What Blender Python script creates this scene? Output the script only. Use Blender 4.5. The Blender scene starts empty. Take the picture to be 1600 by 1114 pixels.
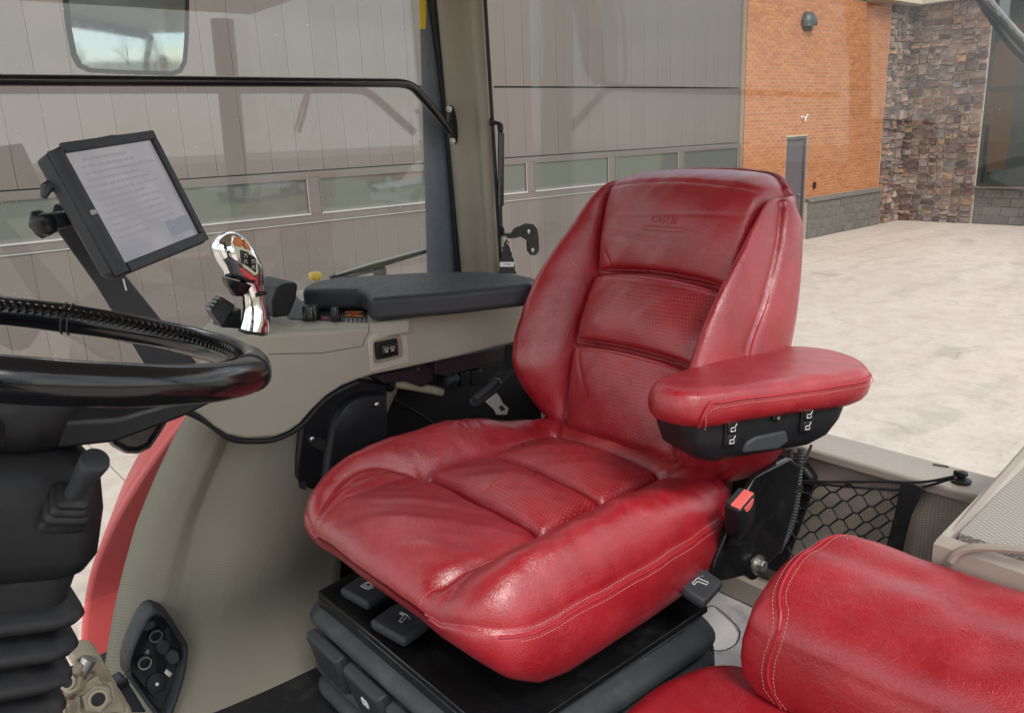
import bpy, bmesh, math, random
import numpy as np
from mathutils import Vector, Matrix

random.seed(7); rng = np.random.default_rng(7)
scene = bpy.context.scene
col = scene.collection

# ------------------------------------------------------------------ camera
# world: x = towards the rear of the tractor, y = towards its right side (the garage), z up, ground at 0
FPX, PW, PH = 1268.0, 1600.0, 1114.0
CAM_Z = 2.55
_down = np.array([200.0, 4645.0, FPX]); _down /= np.linalg.norm(_down)
_vx = 2370.0 - 800.0
_X = np.array([_vx, -(200.0 * _vx + FPX * FPX) / 4645.0, FPX]); _X /= np.linalg.norm(_X)
_Y = np.cross(-_down, _X)
RC = np.stack([_X, _Y, -_down])
cam_o = np.array([0.0, 0.0, CAM_Z])

cam_data = bpy.data.cameras.new('camera')
cam = bpy.data.objects.new('camera', cam_data); col.objects.link(cam)
cam_data.sensor_width = 36.0; cam_data.sensor_fit = 'HORIZONTAL'
cam_data.lens = 36.0 * FPX / PW
cam_data.clip_start = 0.02; cam_data.clip_end = 2000.0
_m = Matrix.Identity(4)
for i in range(3):
    _m[i][0] = RC[i][0]; _m[i][1] = -RC[i][1]; _m[i][2] = -RC[i][2]; _m[i][3] = cam_o[i]
cam.matrix_world = _m
scene.camera = cam

def P(px, py, **k):
    """pixel of the photograph -> point on a plane x=, y= or z="""
    d = RC @ np.array([px - 800.0, py - 557.0, FPX])
    (a, v), = k.items()
    i = 'xyz'.find(a)
    t = (v - cam_o[i]) / d[i]
    return Vector(cam_o + t * d)

def PN(px, py, p0, n):
    """pixel of the photograph -> point on the plane through p0 with normal n"""
    d = Vector(RC @ np.array([px - 800.0, py - 557.0, FPX])); o = Vector(cam_o); n = Vector(n)
    return o + d * ((Vector(p0) - o).dot(n) / d.dot(n))

# ------------------------------------------------------------------ world, sun, exposure
SUN_EL, SUN_AZ = math.radians(48), math.radians(200)
world = bpy.data.worlds.new('World'); scene.world = world; world.use_nodes = True
nt = world.node_tree; nt.nodes.clear()
w_out = nt.nodes.new('ShaderNodeOutputWorld'); w_bg = nt.nodes.new('ShaderNodeBackground')
w_sky = nt.nodes.new('ShaderNodeTexSky'); w_sky.sky_type = 'NISHITA'; w_sky.sun_disc = False
w_sky.sun_elevation = SUN_EL; w_sky.sun_rotation = SUN_AZ; w_sky.dust_density = 0.8
w_tc = nt.nodes.new('ShaderNodeTexCoord'); w_map = nt.nodes.new('ShaderNodeMapping')
w_map.inputs['Scale'].default_value = (1.0, 1.0, 2.6)
w_n = nt.nodes.new('ShaderNodeTexNoise'); w_n.inputs['Scale'].default_value = 2.3; w_n.inputs['Detail'].default_value = 8
w_n.inputs['Roughness'].default_value = 0.6
w_r = nt.nodes.new('ShaderNodeValToRGB')
w_r.color_ramp.elements[0].position = 0.40; w_r.color_ramp.elements[0].color = (0.22, 0.22, 0.22, 1)
w_r.color_ramp.elements[1].position = 0.57; w_r.color_ramp.elements[1].color = (1, 1, 1, 1)
w_mix = nt.nodes.new('ShaderNodeMixRGB'); w_mix.inputs['Color2'].default_value = (9.2, 9.1, 8.9, 1)
nt.links.new(w_tc.outputs['Generated'], w_map.inputs['Vector']); nt.links.new(w_map.outputs[0], w_n.inputs['Vector'])
nt.links.new(w_n.outputs['Fac'], w_r.inputs['Fac']); nt.links.new(w_r.outputs['Color'], w_mix.inputs['Fac'])
nt.links.new(w_sky.outputs['Color'], w_mix.inputs['Color1']); nt.links.new(w_mix.outputs[0], w_bg.inputs['Color'])
w_bg.inputs['Strength'].default_value = 0.11
nt.links.new(w_bg.outputs[0], w_out.inputs['Surface'])

sun_d = bpy.data.lights.new('sun', 'SUN'); sun_d.energy = 1.3; sun_d.angle = math.radians(20); sun_d.color = (1.0, 0.96, 0.9)
sun = bpy.data.objects.new('sun', sun_d); col.objects.link(sun)
sun.rotation_euler = (math.radians(90) - SUN_EL, 0, math.radians(-20))
scene.view_settings.view_transform = 'Standard'; scene.view_settings.look = 'None'
scene.view_settings.exposure = 0.95; scene.view_settings.gamma = 1.0
scene.render.engine = 'CYCLES'
scene.cycles.use_denoising = True
scene.cycles.max_bounces = 10; scene.cycles.transparent_max_bounces = 16
scene.cycles.caustics_reflective = False; scene.cycles.caustics_refractive = False

# ------------------------------------------------------------------ object helpers
def empty(name, loc):
    o = bpy.data.objects.new(name, None); col.objects.link(o); o.location = loc; o.empty_display_size = 0.05
    return o

def tag(o, label=None, cat=None, group=None, kind=None):
    if label: o['label'] = label
    if cat: o['category'] = cat
    if group: o['group'] = group
    if kind: o['kind'] = kind
    return o

def worldloc(o):
    l = Vector(o.location)
    while o.parent is not None:
        o = o.parent; l += Vector(o.location)
    return l

def link_mesh(name, me, mat, parent=None, center=None):
    o = bpy.data.objects.new(name, me); col.objects.link(o)
    if mat is not None:
        for m in (mat if isinstance(mat, (list, tuple)) else [mat]): me.materials.append(m)
    base = worldloc(parent) if parent is not None else Vector((0, 0, 0))
    if center is None: center = Vector((0, 0, 0))
    o.location = Vector(center) - base
    if parent is not None: o.parent = parent
    return o

class MB:
    """collects shapes in world coordinates; build() links them as one mesh object"""
    def __init__(s): s.v = []; s.f = []; s.mi = []
    def add(s, vs, fs, mi=0):
        b = len(s.v); s.v += [tuple(v) for v in vs]; s.f += [tuple(b + i for i in f) for f in fs]; s.mi += [mi] * len(fs)
        return s
    def box(s, a, b, mi=0):
        x0, y0, z0 = (min(a[i], b[i]) for i in range(3)); x1, y1, z1 = (max(a[i], b[i]) for i in range(3))
        return s.add([(x0,y0,z0),(x1,y0,z0),(x1,y1,z0),(x0,y1,z0),(x0,y0,z1),(x1,y0,z1),(x1,y1,z1),(x0,y1,z1)],
                     [(3,2,1,0),(4,5,6,7),(0,1,5,4),(1,2,6,5),(2,3,7,6),(3,0,4,7)], mi)
    def obox(s, c, ax, ay, az, mi=0):
        c, ax, ay, az = Vector(c), Vector(ax), Vector(ay), Vector(az)
        vs = [c + ax*i + ay*j + az*k for k in (-1,1) for j, i in ((-1,-1),(-1,1),(1,1),(1,-1))]
        return s.add(vs, [(3,2,1,0),(4,5,6,7),(0,1,5,4),(1,2,6,5),(2,3,7,6),(3,0,4,7)], mi)
    def prism(s, pts, ext, mi=0):
        """polygon (3-D points) swept by the vector ext"""
        pts = [Vector(p) for p in pts]; e = Vector(ext); n = len(pts)
        nrm = Vector((0,0,0))
        for i in range(n): nrm += (pts[i]-pts[0]).cross(pts[(i+1) % n]-pts[0])
        if nrm.dot(e) > 0: pts = pts[::-1]
        vs = pts + [p + e for p in pts]
        fs = [tuple(range(n)), tuple(range(2*n-1, n-1, -1))]
        fs += [((i+1) % n, i, n+i, n+(i+1) % n) for i in range(n)]
        return s.add(vs, fs, mi)
    def loft(s, rings, cap=True, mi=0, closed=True):
        n = len(rings[0]); vs = [v for r in rings for v in r]; fs = []
        m = n if closed else n-1
        for k in range(len(rings)-1):
            for i in range(m):
                j = (i+1) % n
                fs.append((k*n+i, k*n+j, (k+1)*n+j, (k+1)*n+i))
        if cap and closed:
            fs.append(tuple(range(n-1, -1, -1))); fs.append(tuple(len(vs)-n+i for i in range(n)))
        return s.add(vs, fs, mi)
    def tube(s, path, r, n=10, cap=True, mi=0, flat=1.0, up=None):
        path = [Vector(p) for p in path]; rs = r if isinstance(r, (list, tuple, np.ndarray)) else [r]*len(path)
        rings = []; prev = None
        for i, p in enumerate(path):
            t = (path[min(i+1, len(path)-1)] - path[max(i-1, 0)]).normalized()
            if prev is None:
                ref = Vector(up) if up is not None else (Vector((0,0,1)) if abs(t.z) < 0.9 else Vector((1,0,0)))
            else: ref = prev
            a = (ref - t*ref.dot(t)).normalized(); b = t.cross(a); prev = a
            rings.append([p + (a*math.cos(2*math.pi*k/n)*flat + b*math.sin(2*math.pi*k/n))*rs[i] for k in range(n)])
        return s.loft(rings, cap, mi)
    def lathe(s, base, axis, prof, n=20, mi=0, cap=True):
        """prof: list of (distance along axis, radius)"""
        base = Vector(base); ax = Vector(axis).normalized()
        ref = Vector((0,0,1)) if abs(ax.z) < 0.9 else Vector((1,0,0))
        a = (ref - ax*ref.dot(ax)).normalized(); b = ax.cross(a)
        return s.loft([[base + ax*h + (a*math.cos(2*math.pi*k/n) + b*math.sin(2*math.pi*k/n))*max(r, 1e-5) for k in range(n)] for h, r in prof], cap, mi)
    def ball(s, c, rx, ry=None, rz=None, nu=12, nv=8, mi=0, M=None):
        ry = ry or rx; rz = rz or rx; c = Vector(c); rings = []
        for j in range(1, nv):
            th = math.pi*j/nv; ring = []
            for i in range(nu):
                ph = 2*math.pi*i/nu
                v = Vector((rx*math.sin(th)*math.cos(ph), ry*math.sin(th)*math.sin(ph), -rz*math.cos(th)))
                ring.append(c + (M @ v if M is not None else v))
            rings.append(ring)
        return s.loft(rings, True, mi)
    def build(s, name, mat, parent=None, smooth=False, bevel=0.0, seg=2, sub=0, angle=35, auto=None):
        vs = np.array(s.v, dtype=float); c = (vs.min(0) + vs.max(0)) / 2
        me = bpy.data.meshes.new(name); me.from_pydata([tuple(v) for v in vs - c], [], s.f)
        if any(s.mi): me.polygons.foreach_set('material_index', s.mi)
        me.update()
        o = link_mesh(name, me, mat, parent, c)
        if bevel > 0:
            md = o.modifiers.new('bevel', 'BEVEL'); md.width = bevel; md.segments = seg; md.limit_method = 'ANGLE'
            md.angle_limit = math.radians(angle); md.harden_normals = False
        if sub:
            md = o.modifiers.new('sub', 'SUBSURF'); md.levels = sub; md.render_levels = sub
        if smooth or bevel > 0:
            me.polygons.foreach_set('use_smooth', [True]*len(me.polygons))
            if not sub:
                try: me.set_sharp_from_angle(angle=math.radians(auto or 40))
                except Exception: pass
        return o

def spline(pts, n=12, closed=False):
    """Catmull-Rom through 3-D (or 2-D) points"""
    p = [np.array(q, dtype=float) for q in pts]; m = len(p); out = []
    rngi = range(m) if closed else range(m-1)
    for i in rngi:
        g = (lambda k: p[k % m]) if closed else (lambda k: p[min(max(k, 0), m-1)])
        a, b, c, d = g(i-1), g(i), g(i+1), g(i+2)
        for k in range(n):
            t = k/n
            out.append(0.5*((2*b) + (c-a)*t + (2*a-5*b+4*c-d)*t*t + (3*b-a-3*c+d)*t**3))
    if not closed: out.append(p[-1])
    return out

def resample(pts, step):
    pts = np.array([tuple(p) for p in pts]); seg = np.linalg.norm(np.diff(pts, axis=0), axis=1); L = np.concatenate([[0], np.cumsum(seg)])
    n = max(2, int(L[-1]/step)+1); s_ = np.linspace(0, L[-1], n)
    return np.stack([np.interp(s_, L, pts[:, i]) for i in range(pts.shape[1])], 1)

def text_mesh(body, size, name, mat, parent, M, depth=0.0004, align='CENTER', bold=False):
    """flat lettering as real mesh; M maps text x,y,z to world"""
    cu = bpy.data.curves.new(name, 'FONT'); cu.body = body; cu.size = size; cu.extrude = depth; cu.align_x = align; cu.align_y = 'CENTER'
    cu.resolution_u = 3
    if bold: cu.offset = size*0.02
    t = bpy.data.objects.new(name, cu); col.objects.link(t)
    bpy.context.view_layer.update()
    dg = bpy.context.evaluated_depsgraph_get()
    me = bpy.data.meshes.new_from_object(t.evaluated_get(dg))
    bpy.data.objects.remove(t); bpy.data.curves.remove(cu)
    vs = np.array([tuple(M(v.co) if callable(M) else M @ v.co) for v in me.vertices])
    c = (vs.min(0)+vs.max(0))/2
    for v, q in zip(me.vertices, vs - c): v.co = q
    me.materials.clear()
    return link_mesh(name, me, mat, parent, c)

def frame_matrix(o, x, y, z):
    m = Matrix.Identity(4)
    for i in range(3): m[i][0] = x[i]; m[i][1] = y[i]; m[i][2] = z[i]; m[i][3] = o[i]
    return m

def icon(name, lines, r, mat, parent, M, closed=()):
    b = MB()
    for ln in lines:
        b.tube([M @ Vector((p[0], p[1], 0)) for p in ln], r, 5)
    return b.build(name, mat, parent)

# ------------------------------------------------------------------ materials
class NB:
    def __init__(s, name):
        s.m = bpy.data.materials.new(name); s.m.use_nodes = True; s.t = s.m.node_tree
        s.b = s.t.nodes['Principled BSDF']; s.out = s.t.nodes['Material Output']; s._tc = None
    def n(s, ty, **k):
        o = s.t.nodes.new(ty)
        for a, v in k.items():
            if hasattr(o, a) and a not in ('Scale',): setattr(o, a, v)
        return o
    def l(s, a, b): s.t.links.new(a, b)
    @property
    def co(s):
        if s._tc is None: s._tc = s.t.nodes.new('ShaderNodeTexCoord')
        return s._tc.outputs['Object']
    def noise(s, scale, detail=4, rough=0.55, vec=None, dist=0.0):
        o = s.t.nodes.new('ShaderNodeTexNoise'); o.inputs['Scale'].default_value = scale; o.inputs['Detail'].default_value = detail
        o.inputs['Roughness'].default_value = rough; o.inputs['Distortion'].default_value = dist
        s.l(vec if vec is not None else s.co, o.inputs['Vector']); return o.outputs['Fac']
    def ramp(s, fac, stops):
        o = s.t.nodes.new('ShaderNodeValToRGB'); e = o.color_ramp.elements
        while len(e) < len(stops): e.new(0.5)
        for el, (p, c) in zip(e, stops):
            el.position = p; el.color = (c, c, c, 1) if not isinstance(c, (tuple, list)) else (*c, 1)
        s.l(fac, o.inputs['Fac']); return o.outputs['Color']
    def mix(s, fac, a, b, mode='MIX'):
        o = s.t.nodes.new('ShaderNodeMixRGB'); o.blend_type = mode
        for i, v in ((0, fac), (1, a), (2, b)):
            if isinstance(v, (int, float)): o.inputs[i].default_value = v if i == 0 else (v, v, v, 1)
            elif isinstance(v, (tuple, list)): o.inputs[i].default_value = (*v, 1)
            else: s.l(v, o.inputs[i])
        return o.outputs[0]
    def math(s, op, a, b=0.0):
        o = s.t.nodes.new('ShaderNodeMath'); o.operation = op
        for i, v in ((0, a), (1, b)):
            if isinstance(v, (int, float)): o.inputs[i].default_value = v
            else: s.l(v, o.inputs[i])
        return o.outputs[0]
    def bump(s, h, strength=0.3, dist=0.001, prev=None):
        o = s.t.nodes.new('ShaderNodeBump'); o.inputs['Strength'].default_value = strength; o.inputs['Distance'].default_value = dist
        s.l(h, o.inputs['Height'])
        if prev is not None: s.l(prev, o.inputs['Normal'])
        s.l(o.outputs[0], s.b.inputs['Normal']); return o.outputs[0]
    def set(s, **k):
        for a, v in k.items():
            i = s.b.inputs[a.replace('_', ' ')]
            if isinstance(v, (int, float)): i.default_value = v
            elif isinstance(v, (tuple, list)): i.default_value = (*v, 1) if len(v) == 3 else v
            else: s.l(v, i)
        return s

def plain(name, c, rough=0.5, metal=0.0, var=0.12, vs=30, bump=0.15, bs=900, bd=0.0006, dirt=None):
    n = NB(name)
    f = n.noise(vs, 5)
    a = tuple(x*(1-var) for x in c); b = tuple(min(1, x*(1+var)) for x in c)
    cc = n.mix(f, a, b)
    if dirt:
        d = n.ramp(n.noise(vs*0.7, 8, 0.65), [(0.5, 0), (0.75, dirt[1])]); cc = n.mix(d, cc, dirt[0])
    r = n.ramp(n.noise(vs*2.3, 4), [(0.3, max(0.02, rough-0.08)), (0.7, min(1, rough+0.1))])
    n.set(Base_Color=cc, Roughness=r, Metallic=metal)
    if bump > 0: n.bump(n.noise(bs, 2), bump, bd)
    return n.m
def leather(name, perf=False, crack=1.0):
    n = NB(name)
    big = n.noise(9, 4, 0.6); mid = n.noise(38, 5, 0.6)
    c = n.mix(n.ramp(big, [(0.35, 0), (0.7, 1)]), (0.265, 0.007, 0.014), (0.36, 0.013, 0.023))
    c = n.mix(n.ramp(mid, [(0.52, 0), (0.8, 0.35)]), c, (0.42, 0.05, 0.065))
    # cracks and creases: warped cell borders, two sizes, only in worn areas
    tc = n.co
    wn = n.n('ShaderNodeTexNoise'); wn.inputs['Scale'].default_value = 22; wn.inputs['Detail'].default_value = 4; n.l(tc, wn.inputs['Vector'])
    warp = n.n('ShaderNodeVectorMath'); warp.operation = 'MULTIPLY_ADD'
    n.l(wn.outputs['Color'], warp.inputs[0]); warp.inputs[1].default_value = (0.045,)*3; n.l(tc, warp.inputs[2])
    def cells(scale, w):
        v = n.n('ShaderNodeTexVoronoi'); v.feature = 'DISTANCE_TO_EDGE'; v.inputs['Scale'].default_value = scale
        n.l(warp.outputs[0], v.inputs['Vector'])
        return n.ramp(v.outputs['Distance'], [(0.0, 1), (w, 0)])
    worn = n.ramp(n.noise(7, 3, 0.5, dist=0.4), [(0.46, 0), (0.66, 1)])
    worn2 = n.ramp(n.noise(11, 3, 0.5), [(0.5, 0), (0.7, 1)])
    k1 = n.math('MULTIPLY', cells(24, 0.022), worn2); k2 = n.math('MULTIPLY', cells(80, 0.06), worn)
    mp = n.n('ShaderNodeMapping'); mp.inputs['Scale'].default_value = (1.0, 0.42, 1.0); mp.inputs['Rotation'].default_value = (0, 0, 0.5); n.l(warp.outputs[0], mp.inputs['Vector'])
    v3 = n.n('ShaderNodeTexVoronoi'); v3.feature = 'DISTANCE_TO_EDGE'; v3.inputs['Scale'].default_value = 30; n.l(mp.outputs[0], v3.inputs['Vector'])
    k3 = n.math('MULTIPLY', n.ramp(v3.outputs['Distance'], [(0.0, 1), (0.03, 0)]), n.ramp(n.noise(6, 2, 0.5), [(0.44, 0), (0.6, 1)]))
    kk = n.math('MAXIMUM', n.math('MAXIMUM', k1, k3), n.math('MULTIPLY', k2, 0.7))
    c = n.mix(n.math('MULTIPLY', kk, 0.11*crack), c, (0.50, 0.16, 0.15))
    rough = n.ramp(n.noise(16, 5, 0.6), [(0.3, 0.26), (0.7, 0.42)])
    b1 = n.math('MULTIPLY', kk, -0.22*crack)
    gr = n.n('ShaderNodeTexVoronoi'); gr.inputs['Scale'].default_value = 430; n.l(warp.outputs[0], gr.inputs['Vector'])
    h = n.math('ADD', b1, n.math('MULTIPLY', gr.outputs['Distance'], 0.5))
    h = n.math('ADD', h, n.math('MULTIPLY', n.noise(150, 3), 0.5))
    if perf:
        sx = n.n('ShaderNodeSeparateXYZ'); n.l(tc, sx.inputs[0])
        if perf == 'seat': u, v = sx.outputs['X'], sx.outputs['Y']
        else: u, v = sx.outputs['Z'], sx.outputs['Y']
        S = 1/0.0066
        ua = n.math('MULTIPLY', n.math('ADD', u, 5.0), S); va = n.math('MULTIPLY', n.math('ADD', v, 5.0), S)
        row = n.math('MULTIPLY', n.math('MODULO', n.math('FLOOR', ua), 2.0), 0.5)
        fu = n.math('SUBTRACT', n.math('FRACT', ua), 0.5); fv = n.math('SUBTRACT', n.math('FRACT', n.math('ADD', va, row)), 0.5)
        dd = n.math('ADD', n.math('MULTIPLY', fu, fu), n.math('MULTIPLY', fv, fv))
        dot = n.math('LESS_THAN', dd, 0.015)
        c = n.mix(n.math('MULTIPLY', dot, 0.8), c, (0.52, 0.20, 0.19))
        h = n.math('SUBTRACT', h, n.math('MULTIPLY', dot, 0.6))
    n.set(Base_Color=c, Roughness=rough); n.b.inputs['Specular IOR Level'].default_value = 0.75
    n.b.inputs['Coat Weight'].default_value = 0.3; n.b.inputs['Coat Roughness'].default_value = 0.30
    n.bump(h, 0.6, 0.0013)
    return n.m

def fabric(name, c, pitch, dark=0.55):
    """woven or pin-dotted trim cloth"""
    n = NB(name)
    sx = n.n('ShaderNodeSeparateXYZ'); n.l(n.co, sx.inputs[0])
    u = n.math('ADD', sx.outputs['X'], n.math('MULTIPLY', sx.outputs['Y'], 0.35)); v = n.math('ADD', sx.outputs['Z'], n.math('MULTIPLY', sx.outputs['Y'], 0.8))
    k = 2*math.pi/pitch
    a = n.math('SINE', n.math('MULTIPLY', u, k)); b = n.math('SINE', n.math('MULTIPLY', v, k))
    d = n.math('MULTIPLY', a, b)
    cc = n.mix(n.noise(6, 3), tuple(x*0.93 for x in c), tuple(x*1.07 for x in c))
    cc = n.mix(n.ramp(d, [(0.25, 1), (0.75, 0)]), cc, tuple(x*dark for x in c))
    n.set(Base_Color=cc, Roughness=0.85)
    n.bump(d, 0.35, 0.0008)
    return n.m

M = {}
M['leather'] = leather('red_leather'); M['leather_soft'] = leather('red_leather_soft', crack=0.45)
M['perf_seat'] = leather('red_leather_perforated', 'seat', 0.4); M['perf_back'] = leather('red_leather_perforated_back', 'back', 0.4)
M['piping'] = plain('red_piping', (0.36, 0.015, 0.028), 0.4, bump=0.1)
M['stitch'] = plain('stitch_thread', (0.527, 0.173, 0.150), 0.7, bump=0)
M['black'] = plain('black_plastic', (0.011, 0.012, 0.014), 0.42, bump=0.25, bs=1400, bd=0.0004, dirt=((0.04, 0.04, 0.039), 0.15))
M['blackgloss'] = plain('black_paint', (0.008, 0.008, 0.009), 0.18, bump=0.03, dirt=((0.05, 0.05, 0.048), 0.3))
M['rubber'] = plain('black_rubber', (0.016, 0.017, 0.019), 0.55, bump=0.1, dirt=((0.09, 0.09, 0.085), 0.3))
M['greyrubber'] = plain('grey_bellows_rubber', (0.044, 0.049, 0.055), 0.5, bump=0.08, dirt=((0.143, 0.143, 0.137), 0.35))
M['wheel'] = plain('steering_wheel_leather', (0.006, 0.0065, 0.008), 0.15, bump=0.10, bs=380, bd=0.0006)
M['charcoal'] = plain('charcoal_plastic', (0.036, 0.040, 0.045), 0.5, bump=0.2, bs=1200, bd=0.0004)
M['padgrey'] = plain('dark_grey_pad', (0.036, 0.040, 0.047), 0.48, bump=0.5, bs=520, bd=0.0007)
M['beige'] = plain('beige_plastic', (0.389, 0.370, 0.302), 0.55, bump=0.25, bs=1100, bd=0.0004, var=0.05, dirt=((0.467, 0.444, 0.362), 0.3))
M['beigelight'] = plain('pale_beige_plastic', (0.350, 0.312, 0.269), 0.5, bump=0.2, bs=1100, bd=0.0004, var=0.05)
M['pillar'] = plain('khaki_pillar_trim', (0.299, 0.270, 0.213), 0.5, bump=0.15, bs=900, bd=0.0004, var=0.05)
M['cloth'] = fabric('beige_woven_trim', (0.312, 0.294, 0.231), 0.0042, 0.6)
M['cloth2'] = fabric('beige_twill_trim', (0.557, 0.506, 0.420), 0.0048, 0.6)
M['mesh'] = fabric('perforated_beige_trim', (0.46, 0.43, 0.39), 0.0062, 0.55)
M['chrome'] = plain('chrome', (0.86, 0.86, 0.87), 0.06, 1.0, var=0.02, bump=0)
M['steel'] = plain('bare_steel', (0.55, 0.55, 0.54), 0.3, 1.0, bump=0.1, bs=600)
M['bolt'] = plain('zinc_bolt', (0.42, 0.42, 0.40), 0.38, 0.9, bump=0.1, bs=600)
M['khaki'] = plain('sand_painted_metal', (0.42, 0.37, 0.27), 0.55, bump=0.2, bs=500, dirt=((0.22, 0.14, 0.08), 0.6))
M['rust'] = plain('worn_fitting_metal', (0.22, 0.17, 0.13), 0.5, 0.6, bump=0.2, bs=500)
M['redpaint'] = plain('red_fender_paint', (0.60, 0.035, 0.04), 0.3, bump=0.03, var=0.05)
M['fenderpaint'] = plain('sunlit_red_paint', (0.72, 0.10, 0.105), 0.35, bump=0.02, var=0.03)
M['surround'] = plain('pale_switch_surround', (0.528, 0.480, 0.408), 0.5, bump=0.1, var=0.04)
M['buckled'] = plain('red_buckle_button', (0.72, 0.13, 0.12), 0.4, bump=0)
M['tongue'] = plain('brushed_tongue', (0.48, 0.48, 0.46), 0.35, 0.3, bump=0.1)
M['redbutton'] = plain('red_button', (0.62, 0.07, 0.065), 0.4, bump=0)
M['orange'] = plain('orange_button', (0.62, 0.20, 0.05), 0.35, bump=0)
M['yellow'] = plain('yellow_knob', (0.78, 0.58, 0.10), 0.4, bump=0)
M['yellowtape'] = plain('yellow_sticker', (0.80, 0.58, 0.03), 0.45, bump=0)
M['white'] = plain('white_print', (0.75, 0.75, 0.74), 0.6, bump=0, var=0.03)
M['deck'] = plain('grey_painted_deck', (0.520, 0.520, 0.546), 0.5, bump=0.3, bs=300, bd=0.001, dirt=((0.208, 0.195, 0.182), 0.8), vs=22)
M['frit'] = plain('grey_glass_border', (0.17, 0.20, 0.245), 0.3, bump=0.02, var=0.15, vs=8)
M['purple'] = plain('dark_plum_plastic', (0.030, 0.016, 0.021), 0.5, bump=0.1)
M['darkvoid'] = plain('dark_metal', (0.010, 0.010, 0.011), 0.45, bump=0.1)
M['mirror'] = plain('mirror_silver', (0.40, 0.455, 0.47), 0.012, 1.0, var=0.01, bump=0)

def glass(name, tint=(0.93, 0.95, 0.94), refl=1.0, dust=0.03):
    n = NB(name)
    tr = n.n('ShaderNodeBsdfTransparent'); tr.inputs[0].default_value = (*tint, 1)
    gl = n.n('ShaderNodeBsdfGlossy'); gl.inputs['Roughness'].default_value = 0.01; gl.inputs['Color'].default_value = (1, 1, 1, 1)
    df = n.n('ShaderNodeBsdfDiffuse'); df.inputs['Color'].default_value = (0.8, 0.78, 0.74, 1)
    lw = n.n('ShaderNodeLayerWeight'); lw.inputs['Blend'].default_value = 0.5
    f = n.math('MULTIPLY', n.math('ADD', n.math('MULTIPLY', n.math('POWER', lw.outputs['Facing'], 5.0), 0.95), 0.042), refl)
    m1 = n.n('ShaderNodeMixShader'); n.l(f, m1.inputs[0]); n.l(tr.outputs[0], m1.inputs[1]); n.l(gl.outputs[0], m1.inputs[2])
    # dust: soft film and fine specks
    film = n.ramp(n.noise(5, 6, 0.65), [(0.40, 0.0), (0.8, dust)])
    speck = n.ramp(n.noise(160, 2, 0.5), [(0.755, 0), (0.775, 0.5)])
    m2 = n.n('ShaderNodeMixShader'); n.l(n.math('MAXIMUM', film, speck), m2.inputs[0]); n.l(m1.outputs[0], m2.inputs[1]); n.l(df.outputs[0], m2.inputs[2])
    n.l(m2.outputs[0], n.out.inputs['Surface'])
    return n.m
M['glass'] = glass('cab_glass'); M['rearglass'] = glass('rear_cab_glass', refl=0.5, dust=0.02)

def building_glass(name, c):
    n = NB(name); n.set(Base_Color=c, Roughness=0.03); n.b.inputs['Specular IOR Level'].default_value = 1.0
    n.b.inputs['IOR'].default_value = 1.7
    n.bump(n.noise(0.9, 2), 0.05, 0.05)
    return n.m
M['doorglass'] = building_glass('garage_window_glass', (0.10, 0.105, 0.095))
M['bigglass'] = building_glass('shop_window_glass', (0.02, 0.03, 0.03))

def rnd_mat(name, cols, rough=0.85, bump=0.5, bs=60, bd=0.004, spread=0.08, stain=None):
    n = NB(name)
    oi = n.n('ShaderNodeObjectInfo'); ge = n.n('ShaderNodeNewGeometry')
    r = n.math('FRACT', n.math('ADD', oi.outputs['Random'], n.math('MULTIPLY', ge.outputs['Random Per Island'], 0.999)))
    stops = [(i/max(1, len(cols)-1), c) for i, c in enumerate(cols)]
    c = n.ramp(r, stops)
    v = n.ramp(n.noise(bs*0.25, 6, 0.65), [(0.25, 1-spread*3), (0.75, 1+spread*2)])
    c = n.mix(1.0, c, v, 'MULTIPLY')
    n.set(Base_Color=c, Roughness=rough); n.bump(n.noise(bs, 5, 0.65), bump, bd)
    return n.m
M['brick'] = rnd_mat('orange_brick', [(0.397, 0.144, 0.052), (0.448, 0.175, 0.064), (0.362, 0.124, 0.047), (0.475, 0.193, 0.079), (0.415, 0.156, 0.058)], 0.8, 0.4, 40)
M['stone'] = rnd_mat('field_stone', [(0.269, 0.193, 0.153), (0.087, 0.050, 0.047), (0.351, 0.243, 0.185), (0.152, 0.089, 0.083), (0.398, 0.287, 0.231), (0.100, 0.059, 0.060), (0.234, 0.178, 0.153), (0.374, 0.217, 0.120), (0.069, 0.045, 0.047), (0.304, 0.198, 0.172), (0.199, 0.168, 0.166), (0.362, 0.267, 0.217)], 0.85, 0.7, 22, 0.02, 0.16)
M['block'] = rnd_mat('split_face_block', [(0.144, 0.137, 0.119), (0.166, 0.155, 0.137), (0.130, 0.122, 0.108)], 0.9, 1.0, 45, 0.02, 0.1)
M['mortar'] = plain('mortar', (0.506, 0.446, 0.368), 0.9, bump=0.3, bs=80, bd=0.003, vs=8)
M['brickmortar'] = plain('tan_mortar', (0.491, 0.362, 0.261), 0.9, bump=0.3, bs=80, bd=0.003, vs=8)
M['panel'] = rnd_mat('taupe_metal_panel', [(0.128, 0.108, 0.097), (0.136, 0.115, 0.104), (0.124, 0.105, 0.094)], 0.42, 0.06, 6, 0.003, 0.015)
M['groove'] = plain('panel_groove', (0.092, 0.082, 0.073), 0.7, bump=0)
M['panelframe'] = plain('taupe_frame', (0.128, 0.111, 0.100), 0.4, bump=0.02, var=0.04, vs=2)
M['lip'] = plain('pale_window_lip', (0.375, 0.360, 0.338), 0.4, bump=0, var=0.04)
M['steeldoor'] = plain('grey_mauve_door_paint', (0.105, 0.095, 0.105), 0.4, bump=0.05, bs=30, var=0.06, vs=3)
M['cream'] = plain('cream_stucco', (0.496, 0.440, 0.352), 0.85, bump=0.3, bs=90, var=0.05, vs=3)
M['bronze'] = plain('dark_bronze', (0.055, 0.055, 0.055), 0.4, 0.4, bump=0.05)
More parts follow.
